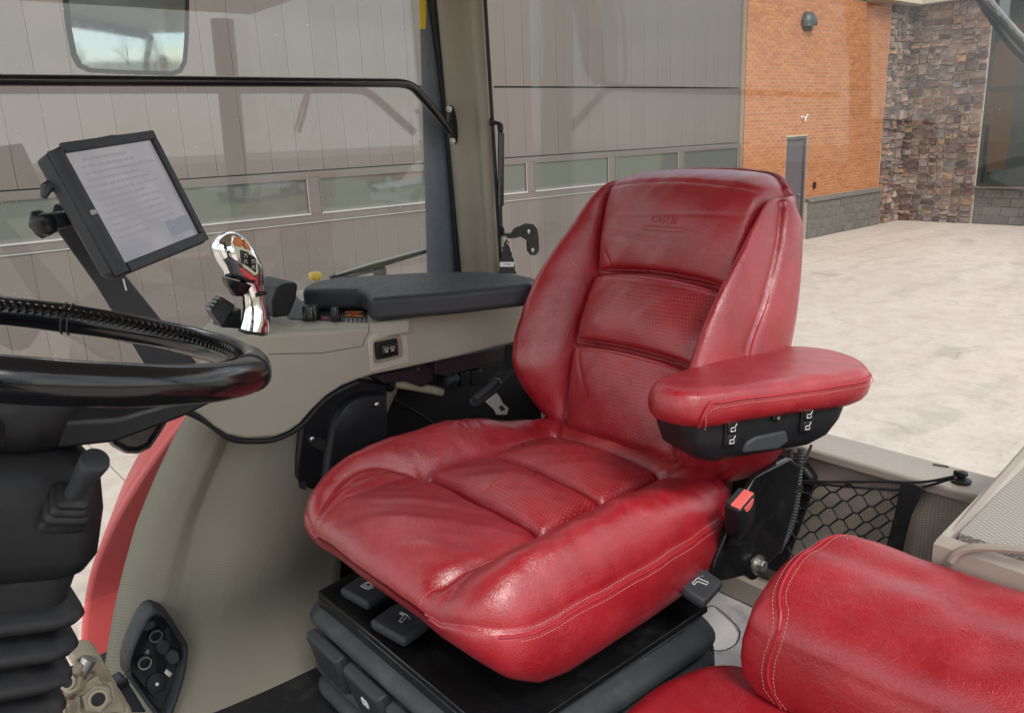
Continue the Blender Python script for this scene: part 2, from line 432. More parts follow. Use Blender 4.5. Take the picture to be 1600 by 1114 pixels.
M['blackvoid'] = plain('black_gap', (0.02, 0.02, 0.02), 0.8, bump=0)
def concrete():
    n = NB('concrete')
    g = n.n('ShaderNodeNewGeometry'); p = g.outputs['Position']
    oi = n.n('ShaderNodeObjectInfo')
    a = n.noise(0.35, 6, 0.6, p); b = n.noise(3.4, 10, 0.74, p, 0.3); c3 = n.noise(17, 8, 0.75, p)
    c = n.mix(n.ramp(a, [(0.3, 0), (0.7, 1)]), (0.444, 0.371, 0.319), (0.516, 0.438, 0.385))
    c = n.mix(n.ramp(b, [(0.45, 0), (0.66, 0.65)]), c, (0.568, 0.495, 0.447))
    c = n.mix(n.ramp(b, [(0.34, 0.45), (0.46, 0)]), c, (0.340, 0.287, 0.251))
    c = n.mix(n.ramp(c3, [(0.33, 0.55), (0.45, 0)]), c, (0.303, 0.256, 0.224))
    st = n.ramp(n.noise(0.9, 3, 0.5, p), [(0.66, 0), (0.74, 0.5)]); c = n.mix(st, c, (0.285, 0.238, 0.207))
    v = n.n('ShaderNodeTexVoronoi'); v.feature = 'DISTANCE_TO_EDGE'; v.inputs['Scale'].default_value = 0.35
    wv = n.n('ShaderNodeVectorMath'); wv.operation = 'MULTIPLY_ADD'
    wn = n.n('ShaderNodeTexNoise'); wn.inputs['Scale'].default_value = 1.1; wn.inputs['Detail'].default_value = 6; n.l(p, wn.inputs['Vector'])
    n.l(wn.outputs['Color'], wv.inputs[0]); wv.inputs[1].default_value = (1.2, 1.2, 1.2); n.l(p, wv.inputs[2]); n.l(wv.outputs[0], v.inputs['Vector'])
    ck = n.math('MULTIPLY', n.ramp(v.outputs['Distance'], [(0.0, 1), (0.006, 0)]), n.ramp(n.noise(0.6, 2, 0.5, p), [(0.5, 0), (0.6, 0.6)]))
    c = n.mix(ck, c, (0.237, 0.194, 0.162))
    mpx = n.n('ShaderNodeMapping'); mpx.inputs['Scale'].default_value = (0.12, 1.5, 1.0); mpx.inputs['Rotation'].default_value = (0, 0, 0.35); n.l(wv.outputs[0], mpx.inputs['Vector'])
    tyre = n.math('MULTIPLY', n.ramp(n.noise(1.6, 3, 0.5, mpx.outputs[0]), [(0.58, 0), (0.68, 0.28)]), n.ramp(n.noise(8, 5, 0.7, p), [(0.35, 0.4), (0.6, 1)]))
    c = n.mix(tyre, c, (0.212, 0.190, 0.166))
    t = n.math('ADD', n.math('MULTIPLY', oi.outputs['Random'], 0.08), 0.95); c = n.mix(1.0, c, t, 'MULTIPLY')
    n.set(Base_Color=c, Roughness=0.9); n.bump(n.noise(30, 6, 0.7, p), 0.4, 0.004)
    return n.m
M['concrete'] = concrete()
M['joint'] = plain('joint_filler', (0.325, 0.300, 0.263), 0.9, bump=0.2, bs=40, bd=0.003, vs=2)
M['grass'] = plain('dormant_grass', (0.15, 0.155, 0.085), 0.9, bump=0.8, bs=14, bd=0.05, vs=0.6, var=0.35)
M['bark'] = plain('bark', (0.10, 0.08, 0.065), 0.9, bump=0.5, bs=30, bd=0.01)
M['whitepaint'] = plain('white_car_paint', (0.7, 0.7, 0.7), 0.25, bump=0, var=0.02)

def person_mat():
    n = NB('jacket_and_skin'); g_ = n.n('ShaderNodeNewGeometry'); sx = n.n('ShaderNodeSeparateXYZ'); n.l(g_.outputs['Position'], sx.inputs[0])
    z = n.math('DIVIDE', sx.outputs['Z'], 3.0)
    c = n.ramp(z, [(0.0, (0.03, 0.035, 0.06)), (0.66, (0.03, 0.035, 0.06)), (0.661, (0.02, 0.022, 0.026)), (0.853, (0.02, 0.022, 0.026)), (0.856, (0.50, 0.28, 0.21))])
    n.t.nodes[-1].color_ramp.interpolation = 'CONSTANT' if False else 'LINEAR'
    n.set(Base_Color=c, Roughness=0.6); return n.m
M['skin_cloth'] = person_mat()
M['skin'] = plain('skin', (0.50, 0.28, 0.21), 0.5, bump=0.05)
M['hair'] = plain('dark_hair', (0.03, 0.022, 0.018), 0.6, bump=0.4, bs=200)

# LOWSPEC: dull plastics and rubbers
for nm_, sp_ in (('black', .28), ('rubber', .28), ('charcoal', .3), ('greyrubber', .3), ('padgrey', .4), ('darkvoid', .25), ('purple', .3)):
    M[nm_].node_tree.nodes['Principled BSDF'].inputs['Specular IOR Level'].default_value = sp_
# ================================================================== OUTSIDE: ground, garage, brick building
YB, YG, XW = 9.85, 9.90, 21.35     # brick face, garage face, stone/window wall

g = MB().add([(-300,-300,0),(300,-300,0),(300,300,0),(-300,300,0)], [(0,1,2,3)]).build('ground', M['joint']); tag(g, kind='structure')
# poured slabs, 4 mm proud of the joint sheet
def slab(x0, x1, y0, y1, gap=0.008):
    MB().box((x0+gap, y0+gap, 0.002), (x1-gap, y1-gap, 0.006)).build('concrete_slab', M['concrete'], g)
xs = [-16, -11.0, -6.2, -1.5, 1.44, 5.9]
ys = [-10.5, -6.0, -1.5, 3.2, 8.0, 9.84]
for i in range(len(xs)-1):
    for j in range(len(ys)-1):
        slab(xs[i], xs[i+1], ys[j], 9.88 if j == len(ys)-2 else ys[j+1])
slab(5.9, 14.85, 8.0, 9.88); slab(14.85, 21.33, 8.0, 9.84); slab(5.9, 21.33, -1.5, 8.0); slab(5.9, 21.33, -10.5, -1.5); slab(21.33, 34, -10.5, 2.0)
lawn = MB().add([(-120,-140,0.012),(120,-140,0.012),(120,-10.6,0.012),(-120,-10.6,0.012)], [(0,1,2,3)]).build('lawn', M['grass']); tag(lawn, kind='structure')

# ---- garage front: metal panel cladding with a strip of windows
gd = empty('garage_front', (6.5, YG, 0)); tag(gd, 'taupe metal panel garage front with a strip of windows', 'garage')
GX0, GX1, PITCH = -2.24, 14.40, 0.352
MB().box((GX0, YG+0.05, 0), (GX1, YG+0.35, 6.2)).build('backing_wall', M['groove'], gd)
rows = [(0.03, 1.545), (2.215, 3.235), (3.262, 4.9), (4.927, 6.2)]
npan = int(round((14.36-GX0)/PITCH))
for z0, z1 in rows:
    proto = None
    for i in range(npan):
        xa = 1.63 + PITCH*(i-11)
        if proto is None:
            proto = MB().box((xa+0.0012, YG, z0), (xa+PITCH-0.0012, YG+0.045, z1)).build('panel', M['panel'], gd, bevel=0.002, seg=1)
        else:
            o = proto.copy(); col.objects.link(o); o.location.x = proto.location.x + PITCH*i
# window band: rails, mullions, framed panes
fr = MB()
fr.box((GX0, YG-0.004, 1.56), (GX1, YG+0.05, 1.655)); fr.box((GX0, YG-0.004, 2.125), (GX1, YG+0.05, 2.20))
wx = [12.60-1.885*k for k in range(8)]
WW = 1.72
edges = [GX1] + [v for w in wx for v in (w+WW, w)] + [GX0]
for k in range(0, len(edges), 2): fr.box((min(edges[k], edges[k+1]), YG-0.004, 1.6551), (max(edges[k], edges[k+1]), YG+0.05, 2.1249))
fr.build('window_rail', M['panelframe'], gd, bevel=0.004, seg=1)
dr = MB().box((GX0, YG-0.016, 1.548), (GX1, YG+0.03, 1.559)).build('drip_edge', M['lip'], gd)
for w in wx:
    a = MB()
    a.box((w-0.001, YG-0.010, 2.106), (w+WW+0.001, YG+0.02, 2.130)); a.box((w-0.001, YG-0.012, 1.6721), (w+0.018, YG+0.02, 2.1059)); a.box((w+WW-0.018, YG-0.012, 1.6721), (w+WW+0.001, YG+0.02, 2.1059))
    win = a.build('window', M['panelframe'], gd)
    MB().box((w-0.001, YG-0.016, 1.652), (w+WW+0.001, YG+0.02, 1.672)).build('sill_strip', M['lip'], win)
    MB().box((w+WW-0.017, YG-0.0135, 1.6722), (w+WW-0.008, YG-0.0122, 2.1058)).build('edge_strip', M['lip'], win)
    MB().box((w+0.02, YG+0.012, 1.67), (w+WW-0.02, YG+0.018, 2.108)).build('pane', M['doorglass'], win)

# ---- brick wall with block base, stone corner, big window
BX0, BX1 = 14.44, 20.20
bw = empty('brick_building', (17.5, YB+0.2, 0)); tag(bw, 'orange brick wall with grey block base, right of the garage', 'building')
ZT = 5.13
DX0, DX1, DZ = 16.01, 16.84, 2.25
back = MB()
back.box((BX0, YB+0.006, 0), (DX0, YB+0.3, ZT)); back.box((DX1, YB+0.006, 0), (BX1, YB+0.3, ZT)); back.box((DX0, YB+0.006, DZ+0.01), (DX1, YB+0.3, ZT))
back.build('mortar_wall', M['brickmortar'], bw)
BL, BH, JT = 0.196, 0.057, 0.0115
cz = BH+JT
brick_me = None; rest = MB(); cnt = 0
cells = []
row = 0; z = 0.93
while z + BH < ZT:
    x = BX0 + (0 if row % 2 == 0 else -(BL+JT)/2)
    while x < BX1 - 0.03:
        a, b = max(x, BX0-0.006), min(x+BL, BX1)
        if b - a > 0.04: cells.append((a, b, z))
        x += BL+JT
    z += cz; row += 1
def visible_brick(a, b, z):
    return not (b > DX0-0.01 and a < DX1+0.01 and z < DZ+0.02)
full = []
for a, b, z in cells:
    if z < DZ+0.02 and b > DX0-0.01 and a < DX1+0.01:
        if a < DX0-0.05: b = DX0-0.008
        elif b > DX1+0.05: a = DX1+0.008
        else: continue
    full.append((a, b, z))
def px_of(a, z):
    v = RC.T @ (np.array([a, YB, z]) - cam_o); return 800+FPX*v[0]/v[2], 557+FPX*v[1]/v[2]
ind = []; oth = []
for a, b, z in full:
    u, v = px_of(a, z)
    hidden = v < -2 or (u < 1240 and v > 262)
    (ind if (not hidden and u > 1165 and len(ind) < 300 and a < 17.3) else oth).append((a, b, z))
jit = lambda: random.uniform(0, 0.003)
proto = MB().box((0, 0, 0), (BL, 0.02, BH)).build('brick', M['brick'], bw)
proto_used = False
for a, b, z in ind:
    o = proto if not proto_used else proto.copy()
    if proto_used: col.objects.link(o)
    proto_used = True
    o.parent = bw
    o.location = Vector(((a+b)/2, YB+0.009-jit(), z+BH/2)) - bw.location
    o.scale = ((b-a)/BL, 1, 1)
for a, b, z in oth: 
    j = jit(); rest.box((a, YB-j, z), (b, YB+0.02-j, z+BH))
ro = rest.build('far_brickwork', M['brick'], bw); tag(ro, kind='stuff')
# block base
bl_m = M['block']
MB().box((BX0-0.004, YB-0.07, 0.0), (DX0-0.02, YB+0.005, 0.815)).build('block_mortar', M['mortar'], bw)
MB().box((DX1+0.01, YB-0.07, 0.0), (BX1, YB+0.005, 0.815)).build('block_mortar', M['mortar'], bw)
for (xa, xb) in ((BX0-0.01, DX0-0.02), (DX1+0.01, BX1)):
    for r in range(4):
        x = xa - (0.2 if r % 2 else 0.0)
        while x < xb-0.02:
            a, b = max(x, xa), min(x+0.39, xb)
            if b-a > 0.05:
                d = random.uniform(0, 0.012)
                MB().box((a, YB-0.088-d, 0.006+r*0.203), (b, YB-0.055, 0.006+r*0.203+0.189)).build('block', bl_m, bw, bevel=0.012, seg=2)
            x += 0.404
    c = MB().prism([(xa, YB-0.125, 0.818), (xa, YB-0.125, 0.86), (xa, YB+0.004, 0.915), (xa, YB+0.004, 0.818)], (xb-xa, 0, 0))
    c.build('sill_cap', M['block'], bw, bevel=0.006)
# soffit / fascia over brick and stone
MB().box((BX1-1.2, YB-0.35, ZT+0.003), (XW+1.5, YB+0.6, ZT+0.9)).build('fascia', M['cream'], bw)
MB().box((XW-0.35, 3.0, ZT+0.004), (XW+1.5, YB-0.352, ZT+0.901)).build('fascia', M['cream'], bw)
MB().box((BX0-0.02, YB-0.03, ZT+0.003), (BX1-1.202, YB+0.3, ZT+0.09)).build('coping', M['bronze'], bw)

# door in the brick wall
dr = empty('steel_door', ((DX0+DX1)/2, YB+0.1, 0)); tag(dr, 'plain grey steel door in the orange brick wall', 'door')
MB().box((DX0+0.05, YB+0.075, 0.01), (DX1-0.05, YB+0.12, DZ-0.045)).build('door_leaf', M['steeldoor'], dr, bevel=0.004, seg=1)
f = MB(); f.box((DX0, YB+0.02, 0), (DX0+0.046, YB+0.14, DZ)); f.box((DX1-0.046, YB+0.02, 0), (DX1, YB+0.14, DZ)); f.box((DX0+0.0461, YB+0.021, DZ-0.04), (DX1-0.0461, YB+0.139, DZ))
f.build('door_frame', M['steeldoor'], dr, bevel=0.003, seg=1)
h = MB(); h.lathe((DX1-0.12, YB+0.075, 1.0), (0,-1,0), [(0,0.03),(0.012,0.03),(0.014,0.012),(0.05,0.012)], 12); h.tube([(DX1-0.12, YB+0.03, 1.0), (DX1-0.24, YB+0.03, 1.0)], 0.01, 8)
h.build('door_handle', M['steel'], dr)

# half-dome wall lamp above the door
lc = P(1268, 30, y=YB-0.1)
lp = empty('wall_lamp', (lc.x, YB, lc.z-0.15)); tag(lp, 'dark half-dome wall lamp on the orange brick above the door', 'lamp')
rings = []
for k in range(9):
    t = k/8*math.pi/2; ring = []
    for j in range(17):
        a = math.pi*j/16
        ring.append((lc.x - 0.235*math.cos(a)*math.cos(t)**.8, YB - 0.005 - 0.20*math.sin(a)*math.cos(t)**.8, lc.z-0.12+0.27*math.sin(t)))
    rings.append(ring)
lb = MB(); lb.loft(rings, False, closed=False); lb.build('lamp_hood', M['bronze'], lp, smooth=True)
MB().box((lc.x-0.17, YB-0.15, lc.z-0.135), (lc.x+0.17, YB-0.006, lc.z-0.115)).build('lens', M['lip'], lp)
MB().box((lc.x-0.14, YB-0.055, lc.z-0.22), (lc.x+0.14, YB-0.006, lc.z-0.136)).build('back_box', M['bronze'], lp, bevel=0.01)

# pale hose bib and small black box on the brick
hb = P(1257, 183, y=YB-0.06)
o = MB(); o.lathe((hb.x, YB-0.002, hb.z), (0,-1,0), [(0,0.03),(0.012,0.03),(0.014,0.012),(0.10,0.012),(0.11,0.016)], 12); o.ball((hb.x+0.03, YB-0.11, hb.z+0.03), 0.032, 0.022, 0.02); o.tube([(hb.x, YB-0.09, hb.z), (hb.x-0.05, YB-0.12, hb.z-0.03), (hb.x-0.06, YB-0.12, hb.z-0.09)], 0.014, 8)
o = o.build('wall_spigot', M['white'], smooth=True); tag(o, 'small white fitting on the orange brick above the door', 'spigot')
bb = P(1273, 290, y=YB-0.03)
k = empty('switch_box', (bb.x, YB, bb.z)); tag(k, 'tiny black box on the brick beside the steel door', 'switch box')
MB().box((bb.x-0.035, YB-0.05, bb.z-0.07), (bb.x+0.035, YB-0.004, bb.z+0.07)).build('box_body', M['black'], k, bevel=0.006)
MB().box((bb.x-0.02, YB-0.058, bb.z-0.03), (bb.x+0.02, YB-0.05, bb.z+0.02)).build('cover', M['charcoal'], k, bevel=0.003)

# ---- stone corner: irregular stones, each its own piece
sw = empty('stone_wall', (XW, YB, 0)); tag(sw, 'rubble stone corner wall of brown, grey and tan stones', 'stone wall')
SY0 = 8.03
MB().box((BX1+0.004, YB+0.0, 0), (XW+0.3, YB+0.3, ZT)).build('mortar_bed', M['mortar'], sw)
MB().box((XW, SY0, 0), (XW+0.3, YB-0.002, ZT)).build('mortar_bed', M['mortar'], sw)
def split(w, h, x=0., y=0., depth=0):
    """random rectangles about 0.2 to 0.5 m"""
    out = []
    if (w > 0.46 or (w > 0.30 and random.random() < 0.55)) and w > h*0.9:
        t = random.uniform(0.36, 0.64); return split(w*t, h, x, y) + split(w*(1-t), h, x+w*t, y)
    if h > 0.26 or (h > 0.19 and random.random() < 0.45):
        t = random.uniform(0.38, 0.62); return split(w, h*t, x, y) + split(w, h*(1-t), x, y+h*t)
    return [(x, y, w, h)]
def stones(W, H, put):
    y = 0
    while y < H - 0.05:
        hh = min(random.uniform(0.42, 0.75), H-y)
        if H - y - hh < 0.2: hh = H-y
        for (a, b, w, h) in split(W, hh, 0, y):
            gp = random.uniform(0.007, 0.014); n = 9; ring = []
            base = [(a+gp, b+gp), (a+w-gp, b+gp), (a+w-gp, b+h-gp), (a+gp, b+h-gp)]
            pts = []
            for q in range(4):
                p, r = base[q], base[(q+1) % 4]; cut = min(w, h)*random.uniform(0.04, 0.16)
                L = math.hypot(r[0]-p[0], r[1]-p[1])
                for s_ in (cut/L, 1-cut*random.uniform(0.5, 1.4)/L):
                    pts.append((p[0]+(r[0]-p[0])*s_+random.uniform(-1,1)*0.011, p[1]+(r[1]-p[1])*s_+random.uniform(-1,1)*0.011))
            put(pts, random.uniform(0.025, 0.085))
        y += hh
all_stones = []
def put_face(fn, fk):
    def put(pts, d):
        cx = sum(p[0] for p in pts)/len(pts); cy = sum(p[1] for p in pts)/len(pts)
        sx, sy = random.uniform(-.02,.02), random.uniform(-.02,.02)
        m = MB()
        r0 = [fn(p[0], p[1], -0.004) for p in pts]; r1 = [fn(p[0], p[1], d*0.7) for p in pts]
        r2 = [fn(cx+(p[0]-cx)*0.86+sx*0.3, cy+(p[1]-cy)*0.84+sy*0.3, d*(1+0.4*random.uniform(-1,1))) for p in pts]
        m.loft([r0, r1, r2]); ws = [p[0] for p in pts]; hs = [p[1] for p in pts]
        all_stones.append(((max(ws)-min(ws))*(max(hs)-min(hs))*fk, m))
    return put
stones(XW-BX1-0.01, ZT, put_face(lambda a, b, d: (BX1+0.006+a, YB-d, b+0.004), 0.4))
stones(YB-SY0-0.01, ZT, put_face(lambda a, b, d: (XW-d, SY0+0.005+a, b+0.004), 1.0))
all_stones.sort(key=lambda q: -q[0])
for ar_, m in all_stones[:300]: m.build('stone', M['stone'], sw)
small = MB()
for ar_, m in all_stones[300:]: small.add(m.v, m.f)
tag(small.build('small_stones', M['stone'], sw), kind='stuff')

# ---- shop window wall right of the stone
ww = empty('window_wall', (XW+0.1, 5.5, 0)); tag(ww, 'large dark shop window above a grey block base, beside the stone corner', 'window wall')
WY1 = SY0 - 0.004
MB().box((XW+0.05, 2.0, 0), (XW+0.3, WY1, 0.84)).build('block_mortar', M['mortar'], ww)
for r in range(4):
    y = WY1 - 0.003
    first = True
    while y > 2.4:
        L = 0.195 if (first and r % 2) else 0.39
        first = False
        d = random.uniform(0, 0.012)
        MB().box((XW+0.02-d, y-L, 0.006+r*0.207), (XW+0.06, y, 0.006+r*0.207+0.197)).build('block', bl_m, ww, bevel=0.012)
        y -= L+0.01
MB().box((XW-0.06, 2.0, 0.842), (XW+0.25, WY1, 0.90)).build('window_sill', M['panelframe'], ww, bevel=0.008)
def pane(y0, y1, z0, z1):
    fr = MB(); t = 0.06
    fr.box((XW+0.03, y0, z0), (XW+0.12, y0+t, z1)); fr.box((XW+0.03, y1-t, z0), (XW+0.12, y1, z1))
    fr.box((XW+0.031, y0+t, z0), (XW+0.119, y1-t, z0+t)); fr.box((XW+0.031, y0+t, z1-t), (XW+0.119, y1-t, z1))
    f = fr.build('window_frame', M['bronze'], ww, bevel=0.004, seg=1)
    MB().box((XW+0.07, y0+t, z0+t), (XW+0.08, y1-t, z1-t)).build('pane', M['bigglass'], f)
for y0, y1 in ((6.5, WY1), (4.9, 6.496), (3.3, 4.896)):
    pane(y0, y1, 0.905, 3.10); pane(y0, y1, 3.105, ZT-0.004)
# room behind is dark: a back wall so that the glass does not show the sky
MB().box((XW+0.14, 2.0, 0.9), (XW+0.2, WY1, ZT)).build('dark_interior', M['blackvoid'], ww)
# ================================================================== DRIVER SEAT
def seg_dist(pts, poly):
    """distance of points (n,2) to an open polyline"""
    poly = np.asarray(poly, float); d = np.full(len(pts), 1e9)
    for a, b in zip(poly[:-1], poly[1:]):
        ab = b-a; t = np.clip(((pts-a) @ ab)/(ab @ ab), 0, 1)
        d = np.minimum(d, np.linalg.norm(pts-(a+t[:, None]*ab), axis=1))
    return d
def sstep(a, b, x): t = np.clip((x-a)/(b-a), 0, 1); return t*t*(3-2*t)

def pillow_mesh(outline, center, hfun, to_world, side, nr=130, na=420, regions=None, bottom=True):
    """outline: closed 2-D curve, star-shaped about center. hfun(pts, rho)->height. side(edge pts, edge h)->list of (pts2, h)"""
    oc = np.array(spline(outline, 24, True)); d = np.vstack([oc, oc[:1]])
    L = np.concatenate([[0], np.cumsum(np.linalg.norm(np.diff(d, axis=0), axis=1))]); s_ = np.linspace(0, L[-1], na, endpoint=False)
    oc = np.stack([np.interp(s_, L, d[:, 0]), np.interp(s_, L, d[:, 1])], 1)
    c = np.array(center); ks = 1-(1-np.linspace(0, 1, nr))**1.25; ks = ks[1:]
    rings2 = [c + (oc-c)*k for k in ks]
    allp = np.vstack([c[None]] + rings2)
    # distance to the outline
    rho = np.full(len(allp), 1e9)
    nx = np.roll(oc, -1, axis=0)
    for i in range(na):
        ab = nx[i]-oc[i]; t = np.clip(((allp-oc[i]) @ ab)/(ab @ ab), 0, 1); q = allp-oc[i]-t[:, None]*ab
        rho = np.minimum(rho, q[:, 0]**2+q[:, 1]**2)
    rho = np.sqrt(rho); rho[-na:] = 0.0
    hs = hfun(allp, rho)
    pts = [to_world(p[0], p[1], h) for p, h in zip(allp, hs)]
    fs = []; tags = []
    n = na
    for i in range(n): fs.append((0, 1+i, 1+(i+1) % n))
    for k in range(len(ks)-1):
        b0 = 1+k*n; b1 = b0+n
        for i in range(n):
            j = (i+1) % n; fs.append((b0+i, b1+i, b1+j, b0+j))
    eh = hs[-n:]
    base = len(pts)-n
    for p2, h2 in side(oc, eh):
        b1 = len(pts); pts += [to_world(p[0], p[1], h) for p, h in zip(p2, h2)]
        for i in range(n):
            j = (i+1) % n; fs.append((base+i, b1+i, b1+j, base+j))
        base = b1
    fs.append(tuple(base+i for i in range(n)))
    return pts, fs, oc, eh, allp, hs

def edge_run(oc, eh, cond, start):
    """outline points that satisfy cond, as one unbroken run that begins nearest to start"""
    n = len(oc); ok = [bool(cond(p)) for p in oc]
    if all(ok): return [(oc[i], eh[i]) for i in range(n)]
    k0 = next(i for i in range(n) if ok[i] and not ok[i-1]); run = []
    i = k0
    while ok[i % n] and len(run) < n: run.append((oc[i % n], eh[i % n])); i += 1
    a, b = np.linalg.norm(run[0][0]-np.array(start)), np.linalg.norm(run[-1][0]-np.array(start))
    return run if a < b else run[::-1]

def build_pillow(name, pts, fs, mats, parent, regionfun=None, allp=None):
    vs = np.array([tuple(p) for p in pts]); c = (vs.min(0)+vs.max(0))/2
    me = bpy.data.meshes.new(name); me.from_pydata([tuple(v) for v in vs-c], [], fs)
    o = link_mesh(name, me, mats, parent, c)
    me.polygons.foreach_set('use_smooth', [True]*len(me.polygons))
    if regionfun is not None:
        mi = []
        for f in fs:
            q = np.mean([allp[i] if i < len(allp) else (9, 9) for i in f], axis=0)
            mi.append(regionfun(q[0], q[1]) if max(f) < len(allp) else 0)
        me.polygons.foreach_set('material_index', mi)
    me.update(); 
    # make sure normals point outwards
    bm = bmesh.new(); bm.from_mesh(me); bmesh.ops.recalc_face_normals(bm, faces=bm.faces); bm.to_mesh(me); bm.free()
    return o

def stitches(name, path, normal, parent, step=0.0062, r=0.0006, dash=0.62, mat='stitch', lift=0.0006):
    q = resample(path, step*0.25); b = MB(); n = len(q)
    L = np.concatenate([[0], np.cumsum(np.linalg.norm(np.diff(q, axis=0), axis=1))])
    s0 = 0
    while s0+step*dash < L[-1]:
        p = [Vector([np.interp(s0+f*step*dash, L, q[:, i]) for i in range(3)]) for f in (0, 0.5, 1)]
        nn = Vector(normal(p[1])) if callable(normal) else Vector(normal)
        p = [p[0]+nn*(lift-r*0.6), p[1]+nn*lift, p[2]+nn*(lift-r*0.6)]
        b.tube(p, r, 5)
        s0 += step
    return b.build(name, M[mat], parent, smooth=True)

def rrect(cx, cy, hx, hy, r, z, n=7):
    out = []
    for (sx, sy, a0) in ((1, 1, 0), (-1, 1, 90), (-1, -1, 180), (1, -1, 270)):
        for k in range(n):
            a = math.radians(a0+90*k/(n-1)); out.append((cx+sx*(hx-r)+r*math.cos(a), cy+sy*(hy-r)+r*math.sin(a), z))
    return out

seat = empty('driver_seat', (0.9, 1.04, 1.45)); tag(seat, 'red leather driver seat with armrest and perforated panels', 'seat')

# ---------------------------------------------------------------- cushion
YC, HW = 1.045, 0.292
XF, XR = 0.543, 1.235
C1, C2, C3 = 0.775, 0.925, 1.092
def half_outline():
    pts = []
    for x, w in ((0.546, 0.12), (0.552, 0.19), (0.568, 0.243), (0.606, 0.281), (0.67, 0.293), (0.82, 0.294), (0.95, 0.289), (1.06, 0.275), (1.15, 0.252), (1.205, 0.215), (1.23, 0.15)): pts.append((x, w))
    return pts
ho = half_outline()
c_out = [(XF-0.001, YC)] + [(x, YC+w) for x, w in ho] + [(1.236, YC)] + [(x, YC-w) for x, w in ho[::-1]]
near_seam = [(0.775, YC-0.168), (0.735, 0.868), (0.69, 0.866), (0.64, 0.870), (0.60, 0.876), (0.565, 0.884), (0.545, 0.89)]
far_seam = [(0.775, YC+0.168), (0.735, 1.238), (0.69, 1.255), (0.64, 1.258), (0.60, 1.25), (0.565, 1.235), (0.545, 1.225)]
def wi_c(x): return 0.168-0.026*np.clip((x-0.775)/0.32, 0, 1)
near_side = [(x, YC-float(wi_c(x))) for x in (0.775, 0.87, 0.97, 1.092)]
far_side = [(x, YC+float(wi_c(x))) for x in (0.775, 0.87, 0.97, 1.092)]
near_rear = [near_side[-1], (1.13, YC-0.165), (1.18, YC-0.20)]; far_rear = [far_side[-1], (1.13, YC+0.165), (1.18, YC+0.20)]
def wob(p, s_, a):
    return a*(np.sin(p[:, 0]*s_+1.3)*np.sin(p[:, 1]*s_*1.1+0.4)+0.5*np.sin(p[:, 0]*s_*2.3+p[:, 1]*s_*1.7))
def h_cush(p, rho):
    x, y = p[:, 0], p[:, 1]; t = np.abs(y-YC); wi = wi_c(x)
    z = np.full(len(x), 1.930)
    z -= 0.0*x                     # front falls away
    ins = 1-sstep(wi-0.006, wi+0.02, t)
    tb = np.clip((t-wi)/(HW-wi), 0, 1)
    amp = sstep(0.44, 0.74, x)*(1-0.80*sstep(0.88, 1.13, x))*np.where(y < YC, 0.74, 1.0)
    z += 0.066*np.sin(np.pi*np.clip(tb**1.15*0.90+0.01, 0, 1))**0.95*amp
    # pillows of the insert panels
    def pil(a, b, h): m = (a+b)/2; return h*np.clip(1-((x-m)/((b-a)/2))**2, 0, 1)**0.7
    side = np.clip(1-(t/(wi+0.002))**2, 0, 1)**0.55
    fside = np.clip(1-(t/0.19)**2, 0, 1)**0.5
    bulge = pil(C1, C2, 0.034)+pil(C2, C3, 0.036)
    z += bulge*side*ins
    z += pil(0.50, C1, 0.027)*fside
    z += np.where(x > C3, 0.030*np.sin(np.clip((x-C3)/0.13, 0, 1)*np.pi)**0.8*np.clip(1-(t/0.22)**2, 0, 1)**0.5, 0)
    z -= 0.028*sstep(1.15, 1.235, x)
    # seams
    P2 = p
    cr = lambda d, w, a: a*np.exp(-(d/w)**2)
    inb = (t < wi+0.012)
    for xc, a in ((C1, 0.017), (C2, 0.017), (C3, 0.012)):
        ends = np.clip((wi+0.01-t)/0.03, 0, 1)
        z -= cr(np.abs(x-xc), 0.0065, a)*ends+cr(np.abs(x-xc), 0.0025, 0.008)*ends
    for pl, w, a in ((near_side, 0.009, 0.016), (far_side, 0.009, 0.016), (near_rear, 0.008, 0.010), (far_rear, 0.008, 0.010)):
        z -= cr(seg_dist(p, pl), w, a)
    for pl in (near_seam, far_seam):
        d = seg_dist(p, spline(pl, 6)); z -= (cr(d, 0.014, 0.011)+cr(d, 0.0035, 0.004))*sstep(0.0, 0.04, rho)
    # rounded shoulder: wider at the nose
    wf = sstep(0.69, 0.57, x); r = 0.050+0.035*wf; k = np.clip((r-rho)/r, 0, 1); z -= 0.046*(1-np.sqrt(np.clip(1-k*k, 0, 1)))
    # wrinkles and sag
    z += wob(p, 26, 0.0016)+wob(p, 61, 0.0007)
    # small folds behind the front roll and on the bolster
    for (fx, fy, L_, ang, am) in ((0.70, 1.16, .05, .25, .0016), (0.715, 1.15, .06, .2, .0016), (0.73, 1.17, .05, .3, .0014), (0.74, 1.19, .05, .25, .0012), (0.90, 1.265, .03, 1.4, .0025), (0.92, 1.27, .03, 1.3, .0025), (0.95, 1.265, .03, 1.5, .002), (0.86, 0.86, .05, .9, .0018), (0.90, 0.83, .06, 1.0, .0018), (1.0, .84, .05, .7, .0018)):
        ca, sa = math.cos(ang), math.sin(ang); u = (x-fx)*ca+(y-fy)*sa; v = -(x-fx)*sa+(y-fy)*ca
        z -= am*np.exp(-(v/0.004)**2)*np.exp(-(u/L_)**2)
    return z
